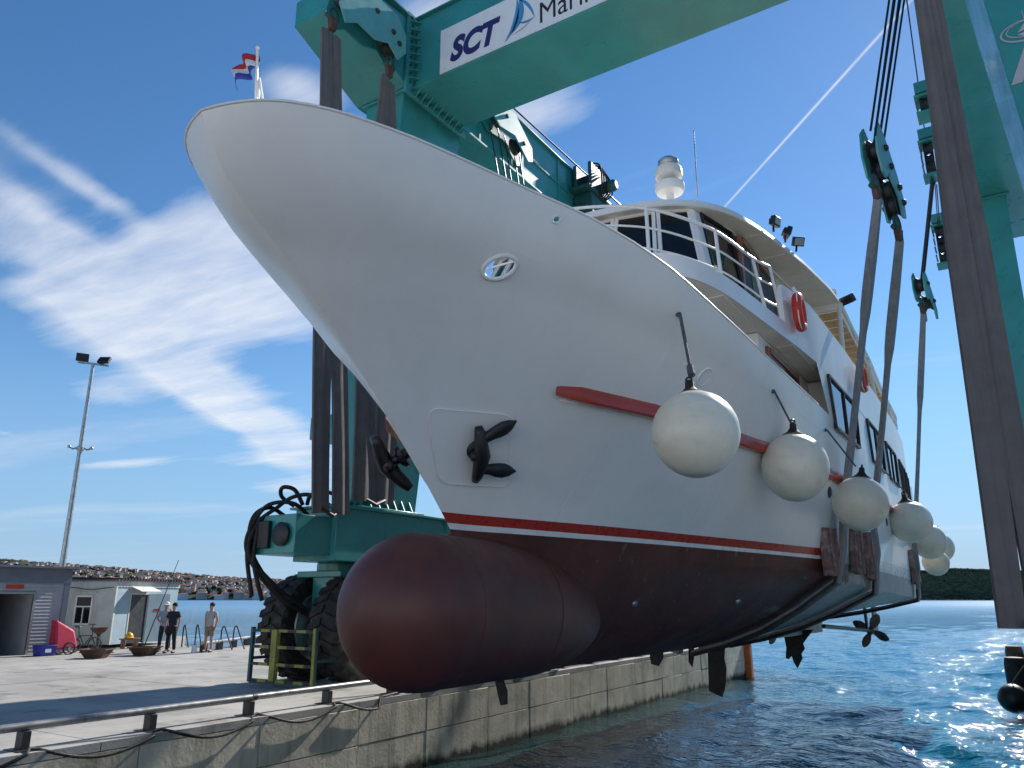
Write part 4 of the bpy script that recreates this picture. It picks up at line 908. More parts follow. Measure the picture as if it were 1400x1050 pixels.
for i,(c,D,rz,top,lab) in enumerate(FEN):
    o=fp if i==0 else copy_tree(fp); o.location=c; o.scale=(D*(1-.012*(i%3)),D*(1+.01*(i%2)),D*(1+.018*((i*5)%3-.6))); o.rotation_euler=(R(4*((i*37)%5-2)),R(3*((i*53)%5-2)),R(rz)); o['label']=lab
    a=Vector(c)+Vector((0,0,.71*D)); b=surf(top[0],top[1],1,.02)[0]
    r=MB(); r.tube([a,b],.016 if i else .022,8); r.tube([b-Vector((0,0,.03)),b+Vector((-.08,0,.03))],.03,8)
    if i==0: r.tube([a,a.lerp(b,.12)],.045,8)
    ro=r.build('fender_rope',M_rope,None,smooth=True); tag(ro,None,'rope','fender ropes')
    ro['label']=['thick grey rope holding the largest white fender','thin dark rope holding the second white fender','thin rope holding the white fender before the slings','rope holding the white fender just aft of the slings','rope holding the fender beside the aft sling','rope holding the sternmost upper fender','rope holding the lowest small fender'][i]
# shackle gear on the belting near the third fender
bt=MB(); p=surf(14.4,5.76,1,.14)[0]
for k in range(3): bt.tube([(p.x+.03*k,p.y-.15+.13*k+.06*math.cos(a),p.z+.10+.06*math.sin(a)) for a in np.linspace(0,2*PI,12,endpoint=False)],.02,6,closed=True)
bt.build('mooring_eye',M_black,ship,smooth=True)
# ---- lifebuoys
def buoy(c,lab,tilt):
    t=thing('lifebuoy',(0,0,0),lab,'lifebuoy','lifebuoys on the upper bulwark')
    MB().tube([(0,.27*math.cos(a),.27*math.sin(a)) for a in np.linspace(0,2*PI,36,endpoint=False)],.085,14,closed=True).build('ring',M_buoy,t,smooth='all')
    for k in range(2):
        a0=-PI/2+.5+k*PI*.9; MB().tube([(0,.27*math.cos(a0+q),.27*math.sin(a0+q)) for q in np.linspace(-.06,.06,5)],.090,14).build('band',M_sign,t,smooth='all')
    P=[]
    for k in range(48):
        a=2*PI*k/48; r_=.385-.05*abs(math.sin(2*(a-PI/4))); P.append((.02,r_*math.cos(a),r_*math.sin(a)))
    MB().tube(P,.011,6,closed=True).build('grab_line',M_sign,t,smooth=True)
    MB().tube([(0,0,.28),(-.06,0,.48)],.03,8).build('bracket',M_sign,t,smooth=True)
    t.location=c; t.rotation_euler=(0,0,R(tilt)); return t
buoy((TC+SIDE(13.35)+.16,13.35,8.28),'nearer orange lifebuoy, at the front end of the upper bulwark',4)
buoy((TC+SIDE(19.1)+.16,19.1,8.45),'farther orange lifebuoy, on the upper bulwark in front of the lifting slings',0)

# ------------------------------------------------------------------ the travel lift straddling the dock
lift=thing('travel_lift',(TC,20,1.5),'huge teal travel lift straddling the dock and carrying the ship in slings','travel lift')
ZL,ZH=17.40,19.65
def bolts(mb,pts,axis,r_=.04,h=.05):
    for p in pts:
        q=Vector(axis).to_track_quat('Z','Y').to_matrix().to_4x4(); mb.lathe([(r_,0),(r_,h),(r_*.2,h)],6,0,Matrix.Translation(p)@q)
def X(sg,d): return TC+sg*d
for sg in (1,-1):
    a,b=X(sg,6.55),X(sg,8.45); xi,xo=(a,b)
    # long top girder with a tapered nose
    mb=MB(); mb.hexa([(xi,11.6,18.45),(xo,11.6,18.45),(xo,14.1,ZL),(xi,14.1,ZL),(xi,11.6,19.25),(xo,11.6,19.25),(xo,14.1,ZH),(xi,14.1,ZH)])
    mb.bb((xi,14.1,ZL),(xo,34.6,ZH)); mb.bb((xi-.12*sg,11.5,ZH+.0),(xo+.12*sg,34.7,ZH+.05))
    g=mb.build('top_girder',M_teal,lift,fix=True)
    mb=MB()
    for y in (17.6,20.2,22.8,25.4,28.0): mb.bb((xi-.05*sg,y,ZL+.1),(xi,y+.09,ZH))
    mb.bb((xi-.16*sg,16.6,ZL+.0),(xi,34.0,ZL+.07)); mb.bb((xi-.06*sg,16.6,ZL+1.15),(xi,29.0,ZL+1.21)); mb.build('girder_stiffener',M_teal,g)
    # splice flange with its gussets and bolts where the cross beam meets the girder
    mb=MB(); mb.bb((xi-.10*sg,13.95,ZL-.28),(xi-.02*sg,16.8,ZH+.14)); fl=mb.build('splice_flange',M_teal,g,bevel=.01)
    for k in range(9):
        y=14.35+k*.26; mb=MB(); mb.prism([(xi-.10*sg,y,ZL-.02),(xi-.10*sg,y,ZL-.27),(xi-.34*sg,y,ZL-.02)],(0,.03,0)); mb.build('gusset',M_teal,fl)
    for k in range(8):
        z=ZL+.2+k*.27; mb=MB(); mb.prism([(xi-.10*sg,14.30,z),(xi-.10*sg,14.02,z),(xi-.34*sg,14.30,z)],(0,0,.03)); mb.build('gusset',M_teal,fl)
    mb=MB()
    bolts(mb,[(xi-.10*sg,14.1,ZL+.1+.27*k) for k in range(9)],(-sg,0,0)); bolts(mb,[(xi-.10*sg,14.2+.26*k,ZL-.15) for k in range(10)],(-sg,0,0)); mb.build('bolt_row',M_tealdark,fl)
    # front and rear legs, tapering towards the sill
    def leg(y0,y1,i0,o0,i1,o1,zb,name='leg'):
        mb=MB(); mb.hexa([(X(sg,i1),y0,zb),(X(sg,o1),y0,zb),(X(sg,o1),y1-.6,zb),(X(sg,i1),y1-.6,zb),(X(sg,i0),y0,ZL-.02),(X(sg,o0),y0,ZL-.02),(X(sg,o0),y1,ZL-.02),(X(sg,i0),y1,ZL-.02)])
        l=mb.build(name,M_teal,lift,fix=True,bevel=.02)
        q=MB(); q.bb((X(sg,i1-.18),y0-.18,zb-.06),(X(sg,o1+.18),y1-.42,zb+.04)); q.build('base_flange',M_teal,l,bevel=.01)
        for k in range(4):
            for yy in (y0,):
                xx=X(sg,i1+.1+(o1-i1-.2)*k/3); w=MB(); w.prism([(xx-.015,yy,zb+.04),(xx-.015,yy-.16,zb+.04),(xx-.015,yy,zb+.36)],(.03,0,0)); w.build('gusset',M_teal,l)
        for k in range(6):
            yy=y0+.2+(y1-y0-1.1)*k/5; xx=X(sg,i1); w=MB(); w.prism([(xx,yy,zb+.04),(xx-.16*sg,yy,zb+.04),(xx,yy,zb+.36)],(0,.03,0)); w.build('gusset',M_teal,l)
        q=MB(); q.bb((X(sg,i0-.1),y0-.1,ZL-.10),(X(sg,o0+.1),y1+.1,ZL-.024)); q.build('head_flange',M_teal,l,bevel=.01)
        return l
    fl_=leg(14.2,16.9,6.72,8.15,7.55,8.35,5.62)
    rl_=leg(30.2,33.0,6.60,7.6,6.55,7.45,5.62)
    # access platform up the leg, seen between the slings
    mb=MB(); mb.bb((X(sg,8.2),14.4,7.62),(X(sg,9.8),16.6,8.25)); pl=mb.build('engine_platform',M_teal,lift,bevel=.03)
    # sill beam between the bogies
    mb=MB(); mb.bb((X(sg,7.35),13.2,4.30),(X(sg,8.75),33.6,5.54)); mb.bb((X(sg,7.22),13.1,5.54),(X(sg,8.88),33.7,5.60)); si=mb.build('sill_beam',M_teal,lift,bevel=.015)
    for k in range(12):
        w=MB(); yy=17.4+k*.42; w.prism([(X(sg,7.22),yy,5.54),(X(sg,7.35),yy,5.54),(X(sg,7.35),yy,5.2)],(0,.03,0)); w.build('gusset',M_teal,si)
    mb=MB(); mb.bb((X(sg,7.5),12.1,4.42),(X(sg,8.9),13.3,5.30)); hd=mb.build('bogie_head',M_teal,lift,bevel=.02)
    mb=MB(); mb.box((X(sg,8.55),12.04,4.86),(.55,.10,.62)); mb.lathe([(.24,0),(.28,.08),(.2,.12),(.02,.12)],18,0,Matrix.Translation((X(sg,7.9),12.1,4.85))@Matrix.Rotation(R(90),4,'X')); mb.build('drive_motor',M_black,hd,bevel=.02)
    for yb in (13.9,16.6,30.3,33.0) if sg<0 else (13.9,16.6,30.3,33.0):
        pass
    # bogies: two big tyres either side of a steering column
    for yb,nm in ((14.45,'front'),(32.4,'rear')):
        xc=X(sg,8.5); mb=MB()
        mb.bb((xc-.36,yb-.45,2.1),(xc+.36,yb+.45,4.0)); mb.bb((xc-.75,yb-.62,3.95),(xc+.75,yb+.62,4.1)); mb.lathe([(.5,4.1),(.5,4.3)],24,0,Matrix.Translation((xc,yb,0)))
        mb.prism([(xc-.75,yb-.3,3.95),(xc-.36,yb-.3,3.4),(xc-.36,yb-.3,3.95)],(0,.06,0)); mb.prism([(xc+.75,yb-.3,3.95),(xc+.36,yb-.3,3.95),(xc+.36,yb-.3,3.4)],(0,.06,0))
        mb.tube([(xc-1.5,yb,2.78),(xc+1.5,yb,2.78)],.16,14)
        bo=mb.build('bogie',M_teal,lift,bevel=.02)
        for k,dx in enumerate((-.86,.86)):
            wx=xc+dx; T=Matrix.Translation((wx,yb,2.78))@Matrix.Rotation(R(90),4,'Y')
            w=.44; prof=[(.80,-.30),(.86,-w*.90),(1.0,-w),(1.15,-w*.97),(1.235,-w*.80),(1.245,0),(1.235,w*.80),(1.15,w*.97),(1.0,w),(.86,w*.90),(.80,.30)]
            ty=MB(); ty.lathe(prof,56,0,T)
            # chunky tread lugs, alternately from each shoulder
            nl=26
            for q in range(nl):
                for sd in (-1,1):
                    a0=2*PI*(q+(.5 if sd>0 else 0))/nl; P=[]
                    da=2*PI/nl*.30; tw=2*PI/nl*.5
                    zi,zo=.03*sd,sd*(w-.01)
                    def pt(a_,r_,z_): return tuple(T@Vector((r_*math.cos(a_),r_*math.sin(a_),z_)))
                    lo=[pt(a0-da,1.225,zi),pt(a0+da,1.225,zi),pt(a0+da+tw,1.10,zo),pt(a0-da+tw,1.10,zo)]
                    hi_=[pt(a0-da*.85,1.295,zi),pt(a0+da*.85,1.295,zi),pt(a0+da*.85+tw,1.285,zo*.97),pt(a0-da*.85+tw,1.285,zo*.97)]
                    ty.hexa(lo+hi_)
            tyre=ty.build('tyre',M_tyre,lift,smooth=True,angle=30,fix=True)
            rm=MB(); s2=1 if (dx*(-sg))>0 else -1
            for s2 in (1,-1):
                rm.lathe([(.86,s2*.40),(.84,s2*.44),(.79,s2*.43),(.76,s2*.25)],40,0,T)
            rm.build('rim',M_steel,tyre,smooth=True,fix=True)
            dk=MB()
            for s2 in (1,-1): dk.lathe([(.77,s2*.24),(.34,s2*.20),(.28,s2*.30),(.16,s2*.34),(.02,s2*.34)],32,0,T)
            dk.build('wheel_disc',M_tealdark,tyre,smooth=True,fix=True)
        # striped bump guard ahead of the tyres
        yg=yb-1.62 if nm=='front' else yb+1.62
        mb=MB(); x0,x1=xc-1.0,xc+1.1
        if sg<0:
            mb.bb((x0-.04,yg-.04,1.58),(x0+.04,yg+.04,2.80)); mb.bb((x0,yg-.02,1.55),(x1,yg+.02,1.585)); mb.bb((x1-.04,yg-.04,1.58),(x1+.04,yg+.04,2.80))
            gd=mb.build('wheel_guard',M_tealdark,lift)
            mb=MB(); mb.bb((xc-.30,yg-.06,1.62),(xc-.12,yg+.06,2.75)); mb.build('guard_post',M_yellow,gd,bevel=.01); MB().bb((x1-.03,yg-.07,1.6),(x1+.05,yg-.042,2.8)).build('guard_post',M_yellow,gd,bevel=.01)
            for z in (1.62,1.98,2.36,2.72):
                n=7
                for k in range(n):
                    u0=x0+(x1-x0)*k/n; u1=x0+(x1-x0)*(k+1)/n; MB().bb((u0,yg-.03,z-.03),(u1,yg+.03,z+.035)).build('guard_bar',M_yellow if k%2 else M_dark,gd)
            for xx in (x0,x1):
                MB().tube([(xx,yg,2.1),(xx,yb-.5 if nm=='front' else yb+.5,2.1)],.035,6).build('guard_arm',M_tealdark,gd)
# hydraulic hoses looping over the near left bogie
hx=TC-8.2
HP=[[(hx-.3,12.6,5.35),(hx-.35,12.2,5.5),(hx-.55,11.95,5.3),(hx-.62,11.92,4.8),(hx-.6,12.2,4.2),(hx-.5,13.0,3.4),(hx-.45,13.9,3.0)],
[(hx+.2,12.9,5.35),(hx+.1,12.5,5.6),(hx-.25,12.1,5.55),(hx-.55,11.95,5.15),(hx-.68,11.9,4.6),(hx-.65,12.3,4.0),(hx-.55,13.2,3.2)],
[(hx+.5,13.3,5.6),(hx+.4,12.8,5.8),(hx+.1,12.5,5.75),(hx-.2,12.3,5.5),(hx-.5,12.0,5.1),(hx-.58,11.95,4.4),(hx-.5,12.9,3.6),(hx-.42,13.8,3.1)],
[(hx+.9,13.4,5.6),(hx+.8,13.0,5.85),(hx+.5,12.7,5.8),(hx+.25,12.8,5.6)],
[(hx-.0,12.9,5.6),(hx-.1,12.7,5.95),(hx-.3,12.5,6.0),(hx-.42,12.6,5.8),(hx-.3,12.9,5.6)],
[(hx-.72,12.02,5.2),(hx-.74,12.0,4.4),(hx-.70,12.2,3.5)],[(hx-.45,12.02,5.1),(hx-.5,12.0,4.3),(hx-.46,12.3,3.4)]]
def spline(p,n=8):
    p=[Vector(q) for q in p]; out=[]
    for i in range(len(p)-1):
        a=p[max(i-1,0)];b=p[i];c=p[i+1];d=p[min(i+2,len(p)-1)]
        for k in range(n):
            t=k/n; out.append(.5*((2*b)+(c-a)*t+(2*a-5*b+4*c-d)*t*t+(-a+3*b-3*c+d)*t**3))
    out.append(p[-1]); return out
for h in HP: MB().tube(spline(h),.05,8).build('hydraulic_hose',M_rubber,lift,smooth='all')
# cross beam with its painted board
cb=MB(); xl,xr=X(-1,6.42),X(1,6.42)
cb.bb((xl,14.3,ZL),(xr,16.5,ZH)); cb.bb((xl,14.18,ZH),(xr,16.62,ZH+.05)); cb.bb((xl,14.24,ZL-.045),(xr,16.56,ZL-.003))
cbo=cb.build('cross_beam',M_teal,lift,bevel=.012)
for xx in (xl+1.9,xl+5.2,xl+8.6): MB().prism([(xx,14.6,ZH+.05),(xx+.5,14.6,ZH+.05),(xx+.36,14.6,ZH+.36),(xx+.14,14.6,ZH+.36)],(0,.05,0)).build('lifting_lug',M_teal,cbo,bevel=.01)
sx0,sx1,sz0,sz1=-11.52,-1.6,17.46,18.90; yf=14.288
sb=MB().bb((sx0,yf-.006,sz0),(sx1,14.299,sz1)).build('sign_board',M_sign,cbo)
text('lettering','SCT',M_navy,sb,(-11.17,yf-.008,17.74),1.0,(R(90),0,0),shear=.26,bold=.05,sx=.84)
text('lettering','Marina o',M_blackp,sb,(-8.33,yf-.008,17.66),.90,(R(90),0,0),bold=.0,sx=.80)
# sail emblem: thin crescents springing from a point
def swoosh(a,b,c,w,m,side=1):
    a,b,c=[Vector((-9.36+(q[0]+9.62)*.72,17.56+(q[1]-17.86)*.85,0)) for q in (a,b,c)]; n=22; L_=[];R__=[]
    for i in range(n+1):
        t=i/n; p=a*(1-t)**2+b*2*t*(1-t)+c*t*t; d=((b-a)*(1-t)+(c-b)*t).normalized(); q=Vector((-d.y,d.x,0)); h=w*math.sin(PI*t)**.8*.5+.003
        L_.append(p+q*h);R__.append(p-q*h)
    mb=MB(); mb.grid([[(p.x,yf-.009,p.y) for p in L_],[(p.x,yf-.009,p.y) for p in R__]]); return mb.build('emblem',m,sb,solid=.002)
swoosh((-9.62,17.86),(-8.98,18.35),(-9.08,19.28),.14,M_bluep)
swoosh((-9.36,18.05),(-8.72,18.5),(-8.99,19.30),.20,M_bluep)
swoosh((-9.08,19.28),(-8.55,18.95),(-8.34,18.30),.08,M_bluep)
swoosh((-9.0,18.35),(-8.7,18.2),(-8.34,18.30),.07,M_bluep)
swoosh((-9.3,18.0),(-8.8,18.05),(-8.52,18.22),.05,M_greyp)
# maker's emblem and stacked letters on the right front leg
LX=1.50; lf=[c for c in lift.children if c.name.startswith('leg')][0]
z=11.98
for ch in 'ASCOM':
    text('lettering',ch,M_greyp,lf,(LX,14.188,z),.98,(R(90),0,0),bold=.032,align='CENTER',sx=1.0); z-=.83
for k,(rx_,rz_,cx,cz,w) in enumerate(((.40,.215,LX,12.93,.035),(.34,.165,LX+.03,12.96,.022))):
    P=[[],[]]
    for i in range(49):
        a=2*PI*i/48; ca,sa=math.cos(a),math.sin(a); ww=w*(.55+.45*abs(math.cos(a/2+.6)))
        P[0].append((cx+rx_*ca,14.186,cz+rz_*sa)); P[1].append((cx+(rx_-ww)*ca,14.186,cz+(rz_-ww)*sa))
    MB().grid(P).build('emblem',M_greyp,lf,solid=.002)
mb=MB(); mb.prism([(LX-.14,14.184,12.92),(LX+.26,14.184,12.98),(LX+.06,14.184,13.18)],(0,.003,0)); mb.prism([(LX-.16,14.184,12.88),(LX+.3,14.184,12.95),(LX+.2,14.184,12.84),(LX-.06,14.184,12.82)],(0,.003,0)); mb.tube([(LX,14.186,12.95),(LX-.02,14.186,13.32)],.008,5); mb.build('emblem',M_greyp,lf)

# ------------------------------------------------------------------ hoist blocks, ropes and slings
YK=[(15.95,13.35),(16.25,13.62),(16.62,13.30),(17.25,12.40),(17.55,11.75),(17.52,11.25),(17.28,11.22),(17.12,11.75),(16.55,12.28),(16.32,12.05),(16.05,12.15),(15.85,12.65)]
YK=[((y-16.6)*.68,(z-12.4)*.84) for y,z in YK]
FK=[(-1.05,.55),(-.2,.95),(.9,.95),(1.28,.55),(1.3,.0),(1.0,-.4),(.62,-.14),(.1,-.38),(-.55,-.33),(-.95,-.62),(-1.2,-.2)]
def strap_end(t,p,sc=1.0):
    # shackle, pin and the bunched eye of a sling under it
    p=Vector(p); m=MB(); m.tube([p+Vector((0,.13*math.cos(a),-.10+.20*math.sin(a)))*sc for a in np.linspace(-.4,PI+.4,14)],.045*sc,8)
    m.tube([p+Vector((-.02,-.2,-.18))*sc,p+Vector((-.02,.2,-.18))*sc],.06*sc,10); m.build('shackle',M_tealdark,t,smooth='all')
    m=MB(); m.prism([p+Vector((-.06,-.13,-.18))*sc,p+Vector((-.06,.13,-.18))*sc,p+Vector((-.06,.085,-.55))*sc,p+Vector((-.06,-.085,-.55))*sc],(.12*sc,0,0)); m.build('sling_eye',M_rust,t,bevel=.02)
def yoke(c,poly,pins,ends,lab,tilt=0,gap=.34,pale=True):
    # tilt turns the block about its rope
    t=thing('hoist_block',c,lab,'hoist block','hoist blocks of the travel lift')
    x,y0,z0=c; m_=M_teal
    for sd in (-1,1):
        m=MB(); m.prism([(x+sd*gap/2,y0+a,z0+b) for a,b in poly],(.05*sd,0,0)); pl=m.build('cheek_plate',m_ if not (pale and sd>0) else M_tealpale,t,bevel=.008,fix=True)
        for a,b in pins: MB().lathe([(.075,0),(.075,.03),(.05,.06),(.01,.06)],10,0,Matrix.Translation((x+sd*(gap/2+.05),y0+a,z0+b))@Matrix.Rotation(R(90*sd),4,'Y')).build('pin_head',M_dark,pl,smooth=True)
    for a,b in pins: MB().lathe([(.26,-gap*.42),(.30,-gap*.40),(.22,-.05),(.22,.05),(.30,gap*.40),(.26,gap*.42)],20,0,Matrix.Translation((x,y0+a,z0+b))@Matrix.Rotation(R(90),4,'Y')).build('sheave',M_dark,t,smooth=True)
    for a,b in ends: strap_end(t,(x,y0+a,z0+b))
    t.rotation_euler=(0,0,R(tilt)); return t
# working block over the near side of the ship
B1=(-1.24,16.75,12.35)
yoke(B1,YK,[(-.07,.46),(.10,.08),(.42,-.30),(.54,-.62)],[(-.42,-.38),(.54,-.99)],'teal hoist block with two sling ends above the lifebuoys',tilt=-14,gap=.27)
B3=(-1.32,28.0,13.35)
yoke(B3,[(a*.8,b*.8) for a,b in YK],[(-.07,.36),(.28,-.18)],[(-.34,-.30)],'teal hoist block lower down the aft fall, right of the wheelhouse',tilt=-14,gap=.3)
# top blocks under the girder noses and along the right girder
yoke((X(-1,6.3),12.15,17.82),FK,[(-.75,.35),(.1,.5),(.75,.3),(1.0,.1)],[(-1.15,-.35),(.95,-.35)],'pale teal hoist block under the nose of the left girder',gap=.42)
yoke((X(1,6.2),12.15,17.82),FK,[(-.75,.35),(.1,.5),(.75,.3),(1.0,.1)],[(-1.15,-.35),(.95,-.35)],'teal hoist block under the nose of the right girder',gap=.42)
yoke((X(-1,6.25),18.75,18.05),[(-1.1,.9),(.2,1.1),(1.3,.35),(1.35,-.15),(1.05,-.3),(.2,.25),(-.7,.1),(-1.1,.35)],[(-.3,.7),(.75,.25)],[],'brightly sunlit hoist block on the left girder behind the cross beam',gap=.42)
def tackle(c,lab,n=3,h=1.3):
    t=thing('sheave_tackle',c,lab,'tackle','sheave tackles on the right girder'); x,y,z=c
    m=MB(); m.bb((x-.22,y-.30,z-.1),(x+.22,y+.30,z+.25)); m.bb((x-.26,y-.36,z-.25),(x+.26,y+.36,z-.18)); m.build('head',M_teal,t,bevel=.02)
    for k in range(n):
        m=MB(); zz=z-.42-k*.34; m.lathe([(.2,-.14),(.22,-.12),(.16,0),(.22,.12),(.2,.14)],18,0,Matrix.Translation((x,y+(.08 if k%2 else -.08),zz))@Matrix.Rotation(R(90),4,'Y')); m.build('sheave',M_dark,t,smooth=True)
        MB().bb((x-.24,y-.28,zz-.03),(x-.19,y+.28,zz+.05)).build('side_bar',M_tealdark,t)
    MB().bb((x-.25,y-.33,z-.45-n*.34),(x+.25,y+.33,z-.38-n*.34)).build('foot_plate',M_teal,t,bevel=.01); return t
tackle((-.28,22.6,17.55),'small teal tackle highest on the right girder, left of the big hanging strap',1)
tackle((-.46,26.0,18.0),'teal tackle with stacked sheaves halfway down beside the big hanging strap',3)
tackle((-.62,31.0,17.2),'dark tackle half hidden behind the big hanging strap, lowest of the three',4)
def ropes(lab,a,b,n,spr=.09,r_=.022,fan=1.0):
    t=thing('wire_ropes',a,lab,'wire ropes','falls of wire rope'); a,b=Vector(a),Vector(b)
    for k in range(n):
        o=(k-(n-1)/2)*spr; MB().tube([a+Vector((.03*(k%2),o*fan*2.0,0)),b+Vector((.05*(k%2)-.02,o*1.6,0))],r_,6).build('rope',M_cable,t,smooth=True)
    return t
ropes('bundle of parallel steel ropes from the frame edge down to the working hoist block',(-.32,18.0,18.0),(-1.24,16.6,12.95),6,.15,.028)
ropes('pair of steel ropes running down to the aft hoist block',(-.46,26.0,16.6),(-1.32,27.9,13.75),4,.08,.022)
ropes('two short steel ropes between tackles behind the big strap',(-.42,26.3,16.5),(-.62,31.0,17.0),2,.12,.018)
ropes('single steel rope between the upper tackles on the right girder',(-.25,19.6,19.6),(-.45,25.9,18.2),1,.1,.018)
ropes('five steel ropes hanging against the sunlit face of the left girder',(X(-1,6.2),18.6,18.2),(X(-1,5.9),19.6,13.0),5,.22,.022)
ropes('pair of ropes stretched back over the left girder to its winch',(X(-1,6.35),19.3,19.75),(X(-1,6.45),40.0,20.6),2,.12,.022)
# winch on the left girder
t=thing('winch',(X(-1,6.2),24.6,19.0),'dark green winch with its drum on the far end of the left girder','winch')
m=MB(); m.bb((X(-1,6.5),23.6,18.6),(X(-1,5.6),25.6,18.75)); m.bb((X(-1,6.45),23.9,18.75),(X(-1,6.3),25.3,19.85)); m.bb((X(-1,5.8),23.9,18.75),(X(-1,5.65),25.3,19.85)); m.bb((X(-1,6.5),24.0,17.7),(X(-1,5.7),25.2,18.6)); m.build('winch_frame',M_tealdark,t,bevel=.03)
MB().lathe([(.5,-.30),(.5,-.26),(.34,-.25),(.34,.25),(.5,.26),(.5,.30)],24,0,Matrix.Translation((X(-1,6.05),24.6,19.3))@Matrix.Rotation(R(90),4,'Y')).build('drum',M_dark,t,smooth=True)
m=MB(); m.lathe([(.2,0),(.24,.1),(.24,.5),(.16,.6)],16,0,Matrix.Translation((X(-1,5.65),24.9,19.1))@Matrix.Rotation(R(90),4,'Y')); m.build('motor',M_tealdark,t,smooth=True)
for k in range(6): MB().tube(spline([(X(-1,5.6),24.0+.2*k,19.75),(X(-1,5.35),24.1+.2*k,19.6-.05*k),(X(-1,5.4),24.3+.18*k,18.9),(X(-1,5.6),24.5+.1*k,18.6)],5),.035,6).build('hose',M_rubber,t,smooth='all')
def ribbon(name,pts,w,th,m,parent,wdir=(0,1,0),fold=0,seed=0,nw=7,prof=None):
    # flat webbing: a closed strip with a slightly cupped cross section
    r=np.random.RandomState(seed); P=[Vector(p) for p in pts]; rows=[]
    for i,p in enumerate(P):
        t=(P[min(i+1,len(P)-1)]-P[max(i-1,0)]).normalized(); wd=Vector(wdir[i]) if isinstance(wdir,list) else Vector(wdir); wd=(wd-t*wd.dot(t)).normalized(); n=t.cross(wd)
        ww=w[i] if isinstance(w,(list,tuple)) else w; ff=fold[i] if isinstance(fold,(list,tuple)) else fold
        top=[];bot=[]
        for k in range(nw):
            u=k/(nw-1)-.5; tt=th[i] if isinstance(th,list) else th; h=ff*math.cos(u*2*PI*1.5)*ww+.003*math.sin(i*.7+k)
            top.append(tuple(p+wd*(u*ww)+n*(h+tt/2))); bot.append(tuple(p+wd*(u*ww)+n*(h-tt/2)))
        rows.append(top+bot[::-1])
    n=len(rows[0]); mb=MB().grid(rows,0,False,True); mb.add(rows[0],[tuple(range(n-1,-1,-1))]); mb.add(rows[-1],[tuple(range(n))])
    return mb.build(name,m,parent,smooth=True,angle=50,fix=True)
def under(s_,side,off=.07):
    out=[]
    for R_ in ROWS[:9][::-1]:
        out.append(Vector((TC+side*(np.interp(s_,R_[:,0],R_[:,1])+off*.8),s_,np.interp(s_,R_[:,0],R_[:,2])-off)))
    return out
def ship_sling(lab,s_,top,stop,w,seed):
    t=thing('lifting_sling',(TC,s_,2.3),lab,'sling','slings under the ship')
    # near side: eye -> ship side -> round the bilge -> keel -> far side
    a=Vector(top); zc=5.05; c=Vector((TC+half(s_,zc)+.16,s_,zc)); n=16
    down=[a.lerp(c,k/n) for k in range(n+1)]
    un=under(s_,1); path=down+[Vector((un[0].x+.12,s_,un[0].z+.25))]+[Vector((p.x+.06,p.y,p.z)) for p in un]
    un2=under(s_,-1)[::-1]; a2=Vector((TC-(a.x-TC)-.0,a.y,a.z)); c2=Vector((TC-half(s_,zc)-.16,s_,zc))
    path2=un2+[Vector((un2[-1].x-.12,s_,un2[-1].z+.25))]+[c2.lerp(a2,k/n) for k in range(n+1)]
    ws=[w*(.55+.45*min(1,k/3))*(1.25 if k<6 else 1) for k in range(n+1)]
    wl_=[x*(1.3 if k>12 else 1) for k,x in enumerate(ws)]+[w*1.35]*(1+len(un)); ribbon('webbing',path,wl_,[.15 if k<7 else .09 for k in range(len(path))],M_webworn,t,(0,1,0),[.05 if k<8 else .02 for k in range(len(path))],seed)
    ribbon('webbing',path2,w,.08,M_webworn,t,(0,1,0),.03,seed+1)
    # dark sleeve where the sling passes under the bilge
    sl=[Vector((p.x+.02,p.y,p.z-.012)) for p in under(s_,1,.10)]; ribbon('wear_sleeve',sl[2:],w*1.9,.05,M_rubber,t,(0,1,0),.02,seed+2)
    return t
ship_sling('first lifting sling aft of the bow, passing behind the third white fender',16.05,(-1.342,16.343,11.48),None,.27,1)
ship_sling('second lifting sling, just aft of the first under the same hoist block',18.5,(-1.109,17.274,10.87),None,.27,4)
ship_sling('aftmost lifting sling, near the stern beside the last fenders',26.8,(-1.402,27.67,12.56),None,.27,7)
def pad(s_,z_,h,w,lab,tilt=0,m=None):
    t=thing('timber_pad',(TC+half(s_,z_),s_,z_),lab,'timber pad','pads between slings and hull')
    mb=MB(); 
    for k in range(3):
        y=s_-w/2+w*(k+.5)/3; p,n_=surf(y,z_,1,.07); T=Matrix.Translation(p)@Matrix.Rotation(math.atan2(n_.y,n_.x),4,'Z')@Matrix.Rotation(R(tilt),4,'X'); MB().box((0,0,rng.uniform(-.03,.03)),(.12+.02*k,w/3-.008,h*(1+rng.uniform(-.05,.05))),0,T).build('timber',m or M_pad,t,bevel=.015)
    return t
pad(15.62,4.32,.85,.55,'worn reddish timber pad forward of the first sling',3)
pad(17.15,4.40,.9,.5,'splintered pale timber pad between the first two slings',-6)
pad(18.05,4.3,1.0,.34,'narrow reddish timber pad tucked against the second sling',4)
pad(26.25,4.35,.95,.7,'reddish timber pad forward of the aft sling',0)
pad(27.4,4.4,.95,.6,'worn pale timber pad aft of the aft sling',0)
